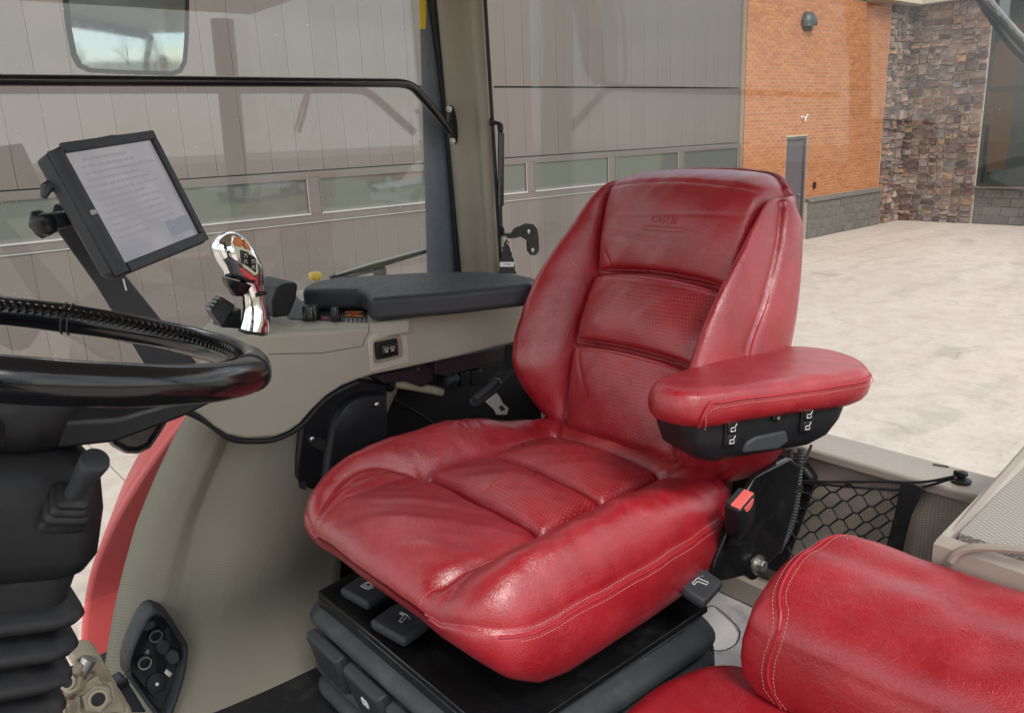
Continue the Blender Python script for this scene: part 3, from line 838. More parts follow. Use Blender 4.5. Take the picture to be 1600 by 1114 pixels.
def side_c(oc, eh):
    out = []; c = np.array((0.9, YC)); dirn = oc-c; dirn /= np.linalg.norm(dirn, axis=1)[:, None]
    fr = sstep(0.72, 0.555, oc[:, 0])*sstep(0.29, 0.13, np.abs(oc[:, 1]-YC))
    zb = np.minimum(np.interp(oc[:, 0], [.545, .56, .60, .65, .71], [1.850, 1.838, 1.796, 1.768, 1.757]), np.interp(np.abs(oc[:, 1]-YC), [.10, .19, .245, .29], [1.852, 1.848, 1.840, 1.83]))
    zb = np.minimum(zb, eh-0.028)
    out.append((oc+dirn*0.0005, eh-0.004))
    for f, o_ in ((0.06, 0.004), (0.2, 0.009), (0.4, 0.0105), (0.6, 0.006), (0.78, -0.004), (0.92, -0.022), (1.0, -0.05)):
        off = o_*(1-fr)-fr*0.050*(1-math.sqrt(max(0, 1-f*f)))
        out.append((oc+dirn*off[:, None], eh+(zb-eh)*f))
    out.append((oc+dirn*(-0.10), zb-0.004))
    return out
pts, fs, oc, eh, allp, hs = pillow_mesh(c_out, (0.9, YC), h_cush, lambda a, b, h: (a, b, h), side_c)
def reg_c(a, b):
    return 1 if (C1 < a < C3 and abs(b-YC) < float(wi_c(a))) else 0
cushion = build_pillow('cushion', pts, fs, [M['leather'], M['perf_seat']], seat, reg_c, allp)
# surface lookup for piping and stitching
def surf_c(x, y):
    p = np.array([[x, y]]); r = np.min(np.linalg.norm(oc-p, axis=1)); return float(h_cush(p, np.array([r]))[0])
# near-side welt: along the shoulder, then down the front corner
near = edge_run(oc, eh, lambda p: p[1] < YC-0.15 and 0.583 < p[0] < 1.16, (1.16, 0.8))
cdir = lambda p: (np.array(p)-np.array((0.9, YC)))/np.linalg.norm(np.array(p)-np.array((0.9, YC)))
def welt(off, dz, n_out=0.006):
    path = []
    for p, h in near:
        d = cdir(p); q = p+d*n_out; path.append((q[0], q[1], h-0.012+dz))
    (p, h) = near[-1]; one = np.array([p]); oneh = np.array([h])
    down = []
    for p2, h2 in side_c(one, oneh)[2:-2]:
        d = cdir(p); down.append((p2[0][0]+d[0]*n_out*.4, p2[0][1]+d[1]*n_out*.4, h2[0]-.004))
    welt.n_edge = len(path[:-2:3])
    return path[:-2:3]
wp = welt(0, 0); wedge = wp[:welt.n_edge]
MB().tube(wp, 0.0026, 8).build('piping', M['piping'], cushion, smooth=True)
stitches('stitching', [(p[0], p[1]+0.0, p[2]+0.009) for p in wedge], (0, -0.7, 0.7), cushion)
stitches('stitching', [(p[0], p[1]-0.0015, p[2]-0.0085) for p in wedge], (0, -1, 0.1), cushion)
# seam threads on top of the cushion
for pl in (near_seam, far_seam):
    q = [(a, b) for a, b in spline(pl, 8)]
    stitches('stitching', [(a, b+0.004, surf_c(a, b+0.004)) for a, b in q], (0, 0, 1), cushion, 0.005, 0.0006)
b = MB()
b.tube([(C3+0.004, y, surf_c(C3+0.004, y)+0.0005) for y in np.linspace(YC-0.135, YC+0.135, 40)], 0.0018, 6)
b.build('piping', M['piping'], cushion, smooth=True)

# ---------------------------------------------------------------- backrest
YBK = 1.044; TILT = math.radians(20)
BO = Vector((1.128, YBK, 1.965)); BA = Vector((math.sin(TILT), 0, math.cos(TILT))); BN = Vector((-math.cos(TILT), 0, math.sin(TILT)))
def bw_(t, h, n): return BO+Vector((0, t, 0))+BA*h+BN*n
bh = [(-0.040, 0.12), (-0.034, 0.18), (-0.006, 0.240), (0.060, 0.272), (0.145, 0.288), (0.215, 0.286), (0.295, 0.280), (0.37, 0.269), (0.44, 0.254), (0.495, 0.236), (0.538, 0.203), (0.561, 0.145)]
def nearw(h): return 0.87+0.13*sstep(0.19, 0.04, h)
b_out = [(0, -0.042)]+[(w, h) for h, w in bh]+[(0, 0.571)]+[(-w*nearw(h), h) for h, w in bh[::-1]]
def wi_b(h): return 0.148+0.054*np.clip(h/0.56, 0, 1)**1.2
HA, HB = 0.322, 0.163
def hwid(h): return np.interp(h, [q[0] for q in bh], [q[1] for q in bh])
def n_back(p, rho):
    t, h = np.abs(p[:, 0]), p[:, 1]; wi = wi_b(h); hw = np.maximum(hwid(h)*np.where(p[:, 0] < 0, nearw(h), 1.0), wi+0.015)
    n = 0.012*np.exp(-((h-0.12)/0.10)**2)-0.020*sstep(0.2, 0.34, h)
    n -= 0.040*np.clip((h-0.46)/0.11, 0, 1)**2
    tb = np.clip((t-wi)/(hw-wi), 0, 1)
    amp = 0.094*sstep(-0.04, 0.10, h)*(1-0.80*sstep(0.26, 0.52, h))
    n += amp*np.sin(np.pi*np.clip(tb*0.80+0.015, 0, 1))**1.1
    def pil(a, b, am): m = (a+b)/2; return am*np.clip(1-((h-m)/((b-a)/2))**2, 0, 1)**0.65
    side = np.clip(1-(t/wi)**2, 0, 1)**0.5
    n += (pil(HA, 0.565, 0.034)+pil(HB, HA, 0.026)+pil(-0.03, HB, 0.018))*side
    cr = lambda d, w, a: a*np.exp(-(d/w)**2)
    # creases, with thick folded lips
    for hc, bend, a in ((HA, 0.012, 0.020), (HB, 0.010, 0.018)):
        hh = hc-bend*(t/0.17)**2+bend*0.5
        ends = np.clip((wi+0.004-t)/0.045, 0, 1)**0.7
        n -= cr(h-hh, 0.0075, a)*ends
        n += cr(h-(hh-0.011), 0.0045, 0.0045)*ends
    d = np.abs(t-wi); n -= cr(d, 0.008, 0.013)*sstep(0.56, 0.50, h)+cr(d, 0.003, 0.004)
    # fold line across the crown
    n -= cr(h-(0.515-0.012*(t/0.2)**2), 0.004, 0.003)*(t < 0.21)
    r = 0.042+0.02*sstep(0.48, 0.56, h); k = np.clip((r-rho)/r, 0, 1); n -= r*0.95*(1-np.sqrt(np.clip(1-k*k, 0, 1)))
    n += wob(p, 24, 0.0014)+wob(p, 55, 0.0006)
    for (fx, fy, L_, ang, am) in ((0.10, .40, .12, .08, .0016), (-0.02, .445, .16, -.05, .0014), (0.10, .09, .04, .9, .0014), (0.12, .12, .05, 1.1, .0014), (.13, .34, .03, .9, .0014)):
        ca, sa = math.cos(ang), math.sin(ang); u = (p[:, 0]-fx)*ca+(h-fy)*sa; v = -(p[:, 0]-fx)*sa+(h-fy)*ca
        n -= am*np.exp(-(v/0.004)**2)*np.exp(-(u/L_)**2)
    return n
def side_b(oc, eh):
    out = []; c = np.array((0, 0.27)); d = oc-c; d /= np.linalg.norm(d, axis=1)[:, None]
    low = sstep(0.06, 0.0, oc[:, 1])
    out.append((oc+d*0.0005, eh-0.004))
    nb = -0.128+0.02*sstep(0.28, 0.56, oc[:, 1])-0.015*sstep(0.22, 0.05, oc[:, 1])
    for f, o_ in ((0.06, 0.004), (0.16, 0.007), (0.35, 0.004), (0.55, -0.004), (0.75, -0.014), (0.9, -0.026), (1.0, -0.045)):
        fl = (sstep(0.02, 0.16, -oc[:, 0])*0.040*min(1, f*1.15)*sstep(0.57, 0.47, oc[:, 1]))[:, None]
        out.append((oc+d*o_+np.array((-1.0, 0))*fl, eh+(nb-eh)*f))
    out.append((oc+d*(-0.09), nb-0.006))
    return out
pts, fs, ocb, ehb, allpb, hsb = pillow_mesh(b_out, (0, 0.27), n_back, bw_, side_b)
reg_b = lambda a, b: 1 if (b < HA-0.006 and abs(a) < float(wi_b(b))) else 0
backrest = build_pillow('backrest', pts, fs, [M['leather_soft'], M['perf_back']], seat, reg_b, allpb)
def surf_b(t, h, dn=0.0):
    p = np.array([[t, h]]); r = np.min(np.linalg.norm(ocb-p, axis=1)); return bw_(t, h, float(n_back(p, np.array([r]))[0])+dn)
# welts along both shoulders (the near one shows)
for sgn in (-1, 1):
    e = edge_run(ocb, ehb, lambda p: p[0]*sgn > 0.06 and 0.02 < p[1], (0.2*sgn, 0.0))
    path = [bw_(p[0]+sgn*0.006*min(1, (.585-p[1])/.06), p[1]+0.005*max(0, (p[1]-.50)/.06), h-0.010) for p, h in e][::3]
    MB().tube(path, 0.0027, 8).build('piping', M['piping'], backrest, smooth=True)
    if sgn < 0:
        stitches('stitching', [bw_(p[0]+0.0035, p[1], h+0.0015) for p, h in e][::2], tuple(BN*0.8+Vector((0, -0.6, 0))), backrest)
        stitches('stitching', [bw_(p[0]-0.0085, p[1], h-0.020) for p, h in e][::2], (0, -1, 0), backrest, 0.006)
for hc, bend in ((HA, 0.012), (HB, 0.010)):
    q = [(t, hc-bend*(t/0.17)**2+bend*0.5) for t in np.linspace(-0.15, 0.15, 60)]
    stitches('stitching', [surf_b(t, h+0.006) for t, h in q], tuple(BN), backrest, 0.0045, 0.0007)
    MB().tube([surf_b(t, h-0.010, -0.0005) for t, h in q], [0.0006+0.0042*math.cos(t/0.152*math.pi/2) for t, h in q], 8).build('fold', M['leather_soft'], backrest, smooth=True)
# embossed lettering on the top panel
text_mesh('CASE III', 0.019, 'embossed_lettering', M['leather_soft'], backrest, lambda co: surf_b(-0.004-co.x, 0.432+co.y, 0.0002+(0.0011 if co.z > 0 else -0.002)), 0.0009, bold=True)
MB().tube([surf_b(t, 0.419, 0.0) for t in np.linspace(-0.055, 0.045, 16)], 0.0012, 6).build('embossed_line', M['leather_soft'], backrest, smooth=True)
MB().tube([surf_b(t, 0.411, 0.0) for t in np.linspace(-0.055, 0.045, 16)], 0.0010, 6).build('embossed_line', M['leather_soft'], backrest, smooth=True)

# ---------------------------------------------------------------- armrest (near side)
AZ = 2.118
a_out = [(0.926, 0.745), (0.938, 0.718), (0.965, 0.702), (1.05, 0.672), (1.15, 0.641), (1.235, 0.616), (1.275, 0.614), (1.308, 0.634), (1.332, 0.672), (1.338, 0.720), (1.325, 0.768), (1.292, 0.802), (1.25, 0.818), (1.15, 0.824), (1.05, 0.824), (0.985, 0.820), (0.947, 0.804), (0.928, 0.778)]
def h_arm(p, rho):
    z = 2.163-0.010*(p[:, 0]-0.92)/0.38+0.006*np.clip(1-((p[:, 1]-0.735)/0.1)**2, 0, 1)
    r = 0.022; k = np.clip((r-rho)/r, 0, 1); z -= r*0.62*(1-np.sqrt(np.clip(1-k*k, 0, 1)))
    return z+wob(p, 40, 0.0008)
def side_a(oc, eh):
    out = []; c = np.array((1.14, 0.735)); d = oc-c; d /= np.linalg.norm(d, axis=1)[:, None]
    zb = eh-0.047
    for f, o_ in ((0.08, 0.002), (0.2, 0.0035), (0.45, 0.004), (0.7, 0.001), (0.88, -0.006), (1.0, -0.018)): out.append((oc+d*o_, eh+(zb-eh)*f))
    return out
arm = empty('armrest', (1.10, 0.715, 2.05)); arm.parent = seat; arm.location = Vector((1.10, 0.715, 2.05))-seat.location
pts, fs, oca, eha, allpa, hsa = pillow_mesh(a_out, (1.14, 0.735), h_arm, lambda a, b, h: (a, b, h), side_a, 60, 300)
pad = build_pillow('armrest_pad', pts, fs, M['leather'], arm)
e = edge_run(oca, eha, lambda p: (p[1] < 0.712-0.0*p[0] and p[0] > 0.948), (0.95, 0.71))
path = [(p[0], p[1]-0.003, h-0.004) for p, h in e]
_d = np.array((-.35, -.94)); _r = [(path[0][0]+_d[0]*o_, path[0][1]+_d[1]*o_, path[0][2]-f_) for f_, o_ in ((.040, -.008), (.034, -.001), (.022, .002), (.010, .0015))]
path = _r+path
MB().tube(spline(path[:4:2]+path[8::5], 5), 0.0024, 8).build('welt', M['piping'], arm, smooth=True)
stitches('stitching', [(q[0], q[1]+0.007, q[2]+0.0052) for q in path[8:]], (0, -.6, .8), arm, 0.0055)
stitches('stitching', [(q[0]+0.006, q[1]-0.0022, q[2]-0.0085) for q in spline(path[1:4]+path[9::5], 4)], (0, -1, 0.2), arm, 0.0055)
# black switch housing under the pad
HP0 = Vector((0.948, 0.726, 2.122)); HU = Vector((0.285, -0.092, -0.012)).normalized(); HV = Vector((-HU.y, HU.x, 0)).normalized()
hrings = []
for z_, x0, x1, y0, y1, r_ in ((2.126, 0, .325, 0, .115, .03), (2.108, -.002, .322, -.001, .117, .03), (2.085, .002, .312, -.001, .117, .03), (2.060, .010, .29, .001, .114, .03), (2.046, .03, .26, .008, .104, .028), (2.040, .055, .225, .022, .088, .022)):
    hrings.append([HP0+HU*a+HV*b_+Vector((0, 0, zz-2.126)) for a, b_, zz in rrect((x0+x1)/2, (y0+y1)/2, (x1-x0)/2, (y1-y0)/2, r_, z_)])
hous = MB().loft(hrings[::-1]).build('armrest_housing', M['black'], arm, smooth=True, auto=60)
def on_arm(px, py): return PN(px, py, HP0-HV*.002, HV)
def rocker(c, w, h, ang, mat='blackgloss'):
    ux = Vector((math.cos(ang), 0, math.sin(ang))); uz = Vector((-math.sin(ang), 0, math.cos(ang)))
    return ux, uz
for (px, py), bezel in (((1140, 675), True), ((1258, 654), True)):
    c = on_arm(px, py); ux = HU.copy(); uz = Vector((0.06, 0, 1)).normalized()
    bz = MB().obox(c-HV*.001, ux*0.0115, HV*.004, uz*0.0215).build('rocker_bezel', M['black'], hous, bevel=0.002)
    MB().obox(c-HV*.006+uz*0.0095, ux*0.009, HV*.003+Vector((0, 0, -.0012)), uz*0.0095).build('rocker', M['blackgloss'], hous, bevel=0.002)
    MB().obox(c-HV*.005-uz*0.0105, ux*0.009, HV*.003+Vector((0, 0, .0012)), uz*0.0085).build('rocker', M['black'], hous, bevel=0.002)
    for k in (0, 1):
        mm = frame_matrix(c-HV*(.0098 if k == 0 else .0085)+uz*(0.0095 if k == 0 else -0.0105), ux, uz, -HV)
        icon('seat_symbol', [[(-.005, -.005), (-.005, .001), (.002, .001), (.005, .007)], [(-.005, -.005), (.003, -.005), (.003, -.001)]], 0.0006, M['white'], hous, mm)
c = on_arm(1212, 651); MB().lathe(c+HV*.002, -HV, [(0, .0075), (.005, .0075), (.006, .005), (.0075, .005)], 16).build('screw_recess', M['blackgloss'], hous, smooth=True)
MB().lathe(c-HV*.0056, -HV, [(0, .0035), (.002, .003)], 6).build('screw', M['bolt'], hous)
gp = [on_arm(1165, 692), on_arm(1180, 682), on_arm(1228, 672), on_arm(1232, 690), on_arm(1215, 702), on_arm(1160, 708)]
MB().prism([p-HV*.002 for p in gp], HV*.02).build('finger_grip', M['charcoal'], hous, bevel=0.004)

# ---------------------------------------------------------------- frame, recliner bracket, pan
pan = MB()
pan.box((0.69, 0.83, 1.735), (1.15, 1.27, 1.775)); pan.box((0.72, 0.86, 1.706), (1.10, 1.23, 1.735))
pan.build('seat_pan', M['darkvoid'], seat, bevel=0.008)
br = [P(1236, 716, y=0.755), P(1180, 745, y=0.755), P(1150, 800, y=0.755), P(1118, 880, y=0.755), P(1112, 912, y=0.755), P(1185, 895, y=0.755), P(1222, 862, y=0.755), P(1240, 800, y=0.755), P(1252, 730, y=0.755)]
bracket = MB().prism(br, (0, 0.012, 0)).build('recliner_bracket', M['blackgloss'], seat, bevel=0.003)
pc = P(1183, 882, y=0.75)
bo = MB(); bo.lathe(pc, (0, -1, 0.15), [(0, .019), (.004, .019), (.0041, .0135), (.007, .0135)], 20)
ax = Vector((0, -1, .15)).normalized(); bo.lathe(pc+ax*.007, ax, [(0, .0115), (.008, .0115), (.0095, .009)], 6); bo.build('pivot_bolt', M['bolt'], bracket)
cl = MB().lathe(pc+Vector((0, 0.012, 0)), (0, -1, 0), [(0, .03), (.01, .03), (.0115, .026)], 24).build('pivot_boss', M['blackgloss'], bracket, smooth=True)
# seat-belt buckle, red release button
bu = empty('buckle', P(1160, 830, y=0.72)); bu.parent = seat; bu.location = P(1160, 830, y=0.72)-seat.location
U = Vector((-0.28, -0.16, 0.93)).normalized(); Wd = Vector((1, 0.1, 0.1)); Wd = (Wd-U*Wd.dot(U)).normalized(); Dp = Vector((0, -1, 0)); Dp = (Dp-U*Dp.dot(U)-Wd*Dp.dot(Wd)).normalized()
tc_ = P(1156, 779, y=0.715)
def bring(c, w, d, k=0.25):
    return [c+Wd*(w*a)+Dp*(d*b_) for a, b_ in ((-1, -1+k), (-1+k, -1), (1-k, -1), (1, -1+k), (1, 1-k), (1-k, 1), (-1+k, 1), (-1, 1-k))]
MB().loft([bring(tc_, .026, .0155), bring(tc_-U*.012, .0275, .0165), bring(tc_-U*.055, .027, .0165), bring(tc_-U*.075, .018, .012), bring(tc_-U*.085, .012, .006)]).build('buckle_body', M['black'], bu, bevel=0.002, smooth=True)
MB().obox(tc_+U*0.0006+Dp*0.004, Wd*0.0225, Dp*0.0088, U*0.002).build('release_button', M['buckled'], bu, bevel=0.001)
MB().obox(tc_+U*0.0004-Dp*0.0095, Wd*0.0215, Dp*0.0036, U*0.0012).build('slot', M['blackvoid'], bu)
ti = MB()
for k in range(7): ti.obox(tc_+U*0.0016-Dp*0.0095+Wd*(-0.018+0.006*k), Wd*0.0012, Dp*0.0024, U*0.0012)
ti.build('slot_teeth', M['charcoal'], bu)
fp = [tc_+Dp*.0158-U*(.002+.014*math.sin(a)*1.0)+Wd*(.014*math.cos(a)) for a in np.linspace(0, math.pi, 10)]
MB().prism(fp, Dp*0.0022).build('button_tab', M['buckled'], bu)
MB().tube([tc_-U*.08, tc_-U*.10+Vector((0, .02, -.01)), pc+Vector((-0.01, .02, .03)), pc+Vector((0, .012, 0))], 0.012, 8, flat=0.35).build('buckle_strap', M['black'], bu, smooth=True)

# ---------------------------------------------------------------- levers with white pictograms
def paddle(c, ux, uy, w, l, th, sym, name='lever'):
    ux, uy = Vector(ux).normalized(), Vector(uy); uy = (uy-ux*uy.dot(ux)).normalized(); uz = ux.cross(uy)
    c = Vector(c)
    out = [(-w, -l), (-w*.75, -l*1.06), (w*.75, -l*1.06), (w, -l), (w*1.04, l*.3), (w*.86, l), (w*.55, l*1.12), (-w*.55, l*1.12), (-w*.86, l), (-w*1.04, l*.3)]
    L = [[c+ux*a*s_+uy*b_*s_+uz*h for a, b_ in out] for s_, h in ((.93, -th), (1, -th*.5), (1, th*.35), (.9, th)) ]
    o = MB().loft(L).build(name, M['charcoal'], seat, bevel=0.0025, seg=2)
    o.data.materials.clear(); o.data.materials.append(M['charcoal'])
    icon('seat_symbol', sym, 0.00075, M['white'], o, frame_matrix(c+uz*(th+0.0003), ux, uy, uz))
    return o
SS = 1.35
S1 = [[(-.008, -.007), (-.008, .002), (-.004, .007), (.004, .007), (.006, .002), (.006, -.007), (-.008, -.007)], [(-.005, -.003), (.003, -.003), (.003, .004), (-.005, .004), (-.005, -.003)], [(.008, -.006), (.010, .001), (.007, .008)]]
S2 = [[(-.010, .004), (-.002, .004), (.002, -.007), (.007, -.007), (.003, .007), (-.010, .007), (-.010, .004)], [(.006, .006), (.007, .006)], [(.010, .004), (.011, .004)]]
S1 = [[(a*SS, b_*SS) for a, b_ in q] for q in S1]; S2 = [[(a*SS, b_*SS) for a, b_ in q] for q in S2]
paddle(P(577, 921, z=1.726), (0.12, -1, 0.02), (1, 0.10, 0.10), .043, .036, .010, S1)
paddle(P(630, 972, z=1.726), (0.12, -1, 0.02), (1, 0.10, 0.10), .047, .037, .010, S2)
paddle(P(1093, 916, y=0.745), (1, 0.15, 0.12), (0.05, 1, 0.35), .034, .026, .010, S2)

# ---------------------------------------------------------------- suspension: top plate, tabs, rubber bellows
ZP = 1.700
plate = MB()
plate.prism([(0.600, 1.355, ZP), (0.600, 0.80, ZP), (0.62, 0.785, ZP), (1.10, 0.795, ZP), (1.12, 0.83, ZP), (1.12, 1.30, ZP), (0.68, 1.37, ZP)], (0, 0, -0.012))
plate.box((0.5995, 0.79, ZP-0.045), (0.606, 1.356, ZP-0.0121))
plate.build('suspension_plate', M['blackgloss'], seat, bevel=0.002)
for k, (y, sym) in enumerate(((1.275, None), (1.13, S1), (0.985, S1), (0.84, S2))):
    o = []
    x = 0.574
    outl = [(-.062, .042), (.062, .042), (.063, -.01), (.056, -.045), (.046, -.056), (-.046, -.056), (-.058, -.04), (-.063, -.01)]
    cc = Vector((x, y, ZP-0.105)); uz = Vector((-0.25, 0, 1)).normalized(); uy = Vector((0, -1, 0)); un = uy.cross(uz)
    if un.x > 0: un = -un
    rings = [[cc+uy*a*s_+uz*b_*s_+un*h for a, b_ in outl] for s_, h in ((1, -.012), (1, .004), (.9, .011))]
    o = MB().loft(rings).build('adjuster_tab', M['charcoal'], seat, bevel=0.003)
    if sym: icon('seat_symbol', sym, 0.0008, M['white'], o, frame_matrix(cc+un*.0113, uy, uz, un))
bel = MB(); rings = []
prof = [(1.688, -0.01)]
z = 1.675
while z > 1.47:
    prof += [(z, -.022), (z-.006, -.006), (z-.016, .012), (z-.028, .018), (z-.040, .012), (z-.049, -.006), (z-.054, -.022)]; z -= .0545
for zz, e_ in prof: rings.append(rrect(0.852, 1.085, 0.258+e_, 0.305+e_, 0.07, zz))
bel.loft(rings).build('bellows', M['greyrubber'], seat, smooth=True, auto=60)
MB().box((0.66, 0.84, 1.452), (1.10, 1.29, 1.50)).build('seat_base', M['darkvoid'], seat, bevel=0.01)
# ================================================================== CAB: floor, walls, pillar, glass
YS = 1.93      # side glass
fl = MB().prism([(-0.75, 0.02, 1.45), (1.52, 0.02, 1.45), (1.52, 1.86, 1.45), (-0.75, 1.86, 1.45)], (0, 0, -0.04)).build('cab_floor', M['rubber']); tag(fl, kind='structure')
# grey steel deck beside the seat, with a rounded pocket
dk = empty('seat_deck', (1.36, 0.86, 1.45)); tag(dk, 'scuffed grey steel deck with a rounded pocket beside the driver seat', 'deck')
pk = [P(u, v, z=1.50) for u, v in ((1087, 960), (1103, 949), (1118, 948), (1146, 972), (1156, 988), (1150, 1006), (1130, 1016), (1108, 1014), (1092, 1000), (1084, 978))]
pkc = sum(pk, Vector())/len(pk)
outer = []
for p in pk:
    d = (p-pkc); d.z = 0; outer.append(Vector((pkc.x+d.x/d.length*0.30, pkc.y+d.y/d.length*0.30, 1.50)))
for o_ in outer: o_.x = min(o_.x, 1.47); o_.x = max(o_.x, 1.10); o_.y = min(max(o_.y, 0.62), 1.25)
dm = MB(); dm.loft([[p-Vector((0, 0, .045)) for p in outer], outer, pk, [p-Vector((0, 0, .004))+(pkc-p)*0.05 for p in pk], [p-Vector((0, 0, .022))+(pkc-p)*0.12 for p in pk], [p-Vector((0, 0, .028))+(pkc-p)*0.24 for p in pk]])
dm.f = dm.f[:-1]; dm.mi = dm.mi[:len(dm.f)]
dm.build('deck_plate', M['deck'], dk, smooth=True, auto=50)
MB().loft([[p-Vector((0, 0, .003))+(pkc-p)*0.045 for p in pk], [p-Vector((0, 0, .020))+(pkc-p)*0.06 for p in pk], [p-Vector((0, 0, .036))+(pkc-p)*0.16 for p in pk], [p-Vector((0, 0, .043))+(pkc-p)*0.45 for p in pk]]).build('pocket', M['whitepaint'], dk, smooth=True, auto=70)
MB().tube([tuple(p+Vector((0, 0, .0005))) for p in spline(pk, 4, True)]+[tuple(pk[0]+Vector((0, 0, .0005)))], .0011, 6, cap=False).build('pocket_rim', M['rubber'], dk)
MB().box((1.425, 0.62, 1.502), (1.467, 1.25, 1.56)).build('deck_flange', M['beigelight'], dk, bevel=0.004)

# rear wall of the cab: ledge + cloth panel
rw = empty('rear_ledge', (1.48, 0.7, 1.5)); tag(rw, 'beige rear window ledge with woven cloth panel behind the driver seat', 'ledge')
MB().prism([(1.452, 0.02, 1.905), (1.452, 0.02, 1.882), (1.56, 0.02, 1.882), (1.56, 0.02, 1.900), (1.545, 0.02, 1.908)], (0, 1.80, 0)).build('ledge_cap', M['beigelight'], rw, bevel=0.006, seg=3)
MB().box((1.468, 0.02, 1.44), (1.50, 1.82, 1.881)).build('cloth_panel', M['cloth2'], rw)
MB().prism([(1.44, 0.855, 1.60), (1.44, 0.79, 1.845), (1.44, 0.815, 1.868), (1.44, 0.98, 1.868), (1.44, 1.0, 1.60)], (0.027, 0, 0)).build('dark_cutout_box', M['darkvoid'], rw, bevel=0.008)

# rear right corner pillar
pl = empty('corner_pillar', (1.43, 1.87, 1.5)); tag(pl, 'khaki moulded corner pillar between side and rear window', 'pillar')
def pil_ring(v0, e=0.0):
    # cross-section from the side-glass edge round to the rear-window edge, at photo height v0
    L = P(683+39*v0/420.0, v0, y=1.90); Rr = P(756+25*v0/420.0, v0, y=1.78)
    a = Vector((L.x, 1.90, L.z)); b = Vector((Rr.x, 1.78, L.z)); d = b-a; n_ = Vector((d.y, -d.x, 0)).normalized()
    if n_.y > 0: n_ = -n_
    ring = []
    prof = [(0.0, -.03), (0.0, .0), (.03, .012), (.10, .018), (.22, .019), (.34, .014), (.46, .004), (.56, -.002), (.66, .0), (.72, .008), (.78, .013), (.88, .014), (.96, .010), (1.0, .0), (1.0, -.03)]
    return [a+d*t+n_*h for t, h in prof]
ring_v = [-420, -150, 0, 100, 200, 300, 380, 440, 520, 600]
MB().loft([pil_ring(v) for v in ring_v]).build('pillar_trim', M['pillar'], pl, smooth=True, auto=60)
# black rubber seals either side of the pillar
sl = []
for v in range(-420, 620, 40): sl.append(P(677+40*v/420.0+5*math.sin(math.pi*max(0, min(1, v/420.0))), v, y=1.912))
MB().tube(sl, [0.0135]*len(sl), 8, flat=1.0).build('window_seal', M['rubber'], pl, smooth=True)
sl = [P(758+25*v/420.0, v, y=1.765) for v in range(-420, 620, 60)]
MB().tube(sl, 0.005, 8).build('window_seal', M['rubber'], pl, smooth=True)

# side window with printed border
sg = empty('side_window', (0.4, YS, 1.9)); tag(sg, 'large right-hand cab side window with grey printed border', 'window')
MB().box((-0.9, YS, 1.55), (1.40, YS+0.005, 3.3)).build('pane', M['glass'], sg)
bd = [(0, 655), (420, 668)]
a0, a1 = P(652, -420, y=YS-0.004), P(655, 0, y=YS-0.004); a2 = P(668, 440, y=YS-0.004); a3 = P(668, 620, y=YS-.004)
b0, b1, b2, b3 = P(690, -420, y=YS-.004), P(684, 0, y=YS-.004), P(712, 440, y=YS-.004), P(720, 620, y=YS-.004)
MB().add([a0, a1, a2, a3, b3, b2, b1, b0], [(0, 1, 6, 7), (1, 2, 5, 6), (2, 3, 4, 5)]).build('printed_border', M['frit'], sg)
dots = MB()
for v in np.arange(-10, 430, 3.3):
    for k in range(3):
        c = P(665.5+38*v/420.0+4*math.sin(math.pi*max(0, min(1, v/420.)))-k*2.6, v+(k % 2)*1.6, y=YS-0.0062); r = 0.0011-0.0002*k
        dots.add([c+Vector((r*math.cos(q*math.pi/3), 0, r*math.sin(q*math.pi/3))) for q in range(6)], [tuple(range(6))])
dd = dots.build('border_dots', M['white'], sg); tag(dd, kind='stuff')
ye = [P(654, -120, y=YS-.007), P(655.5, 46, y=YS-.007), P(665, 46, y=YS-.007), P(666, 20, y=YS-.007), P(661, -120, y=YS-.007)]
MB().prism(ye, (0, -0.0006, 0)).build('yellow_sticker', M['yellowtape'], sg)

# rear window
rg = empty('rear_window', (1.575, 0.95, 1.9)); tag(rg, 'wide rear cab window above the beige ledge', 'window')
MB().add([(1.565, 0.02, 1.895), (1.565, 1.765, 1.895), (1.58, 1.765, 3.3), (1.58, 0.02, 3.3), (1.571, 0.02, 1.895), (1.571, 1.765, 1.895), (1.586, 1.765, 3.3), (1.586, 0.02, 3.3)],
         [(3, 2, 1, 0), (4, 5, 6, 7), (0, 1, 5, 4), (1, 2, 6, 5), (2, 3, 7, 6), (3, 0, 4, 7)]).build('pane', M['rearglass'], rg)

# rear wiper at the top
rwp = empty('rear_wiper', P(1560, 40, x=1.61)); tag(rwp, 'black wiper arm and blade outside the rear window', 'wiper')
w0, w1 = P(1500, -30, x=1.625), P(1640, 118, x=1.625)
MB().tube([w0, w0*.5+w1*.5, w1], 0.0045, 6).build('wiper_blade', M['rubber'], rwp, smooth=True)
w2, w3 = P(1508, -30, x=1.635), P(1640, 100, x=1.635)
q = [P(1500, -50, x=1.64), P(1535, 8, x=1.64), P(1556, 40, x=1.64), P(1585, 78, x=1.64), P(1640, 128, x=1.64)]
MB().tube(spline(q, 6), 0.009, 8, flat=0.6).build('wiper_arm', M['rubber'], rwp, smooth=True)
fr_ = MB()
for f in (0.25, 0.4, 0.55, 0.7, 0.85): 
    c = w0*(1-f)+w1*f; fr_.obox(c+Vector((.008, 0, .006)), (.004, 0, 0), (0, -.007, 0), (0, 0, .004))
fr_.tube([P(1530, -20, x=1.635), P(1570, 28, x=1.635), P(1640, 105, x=1.635)], 0.004, 6)
fr_.build('wiper_frame', M['bolt'], rwp)

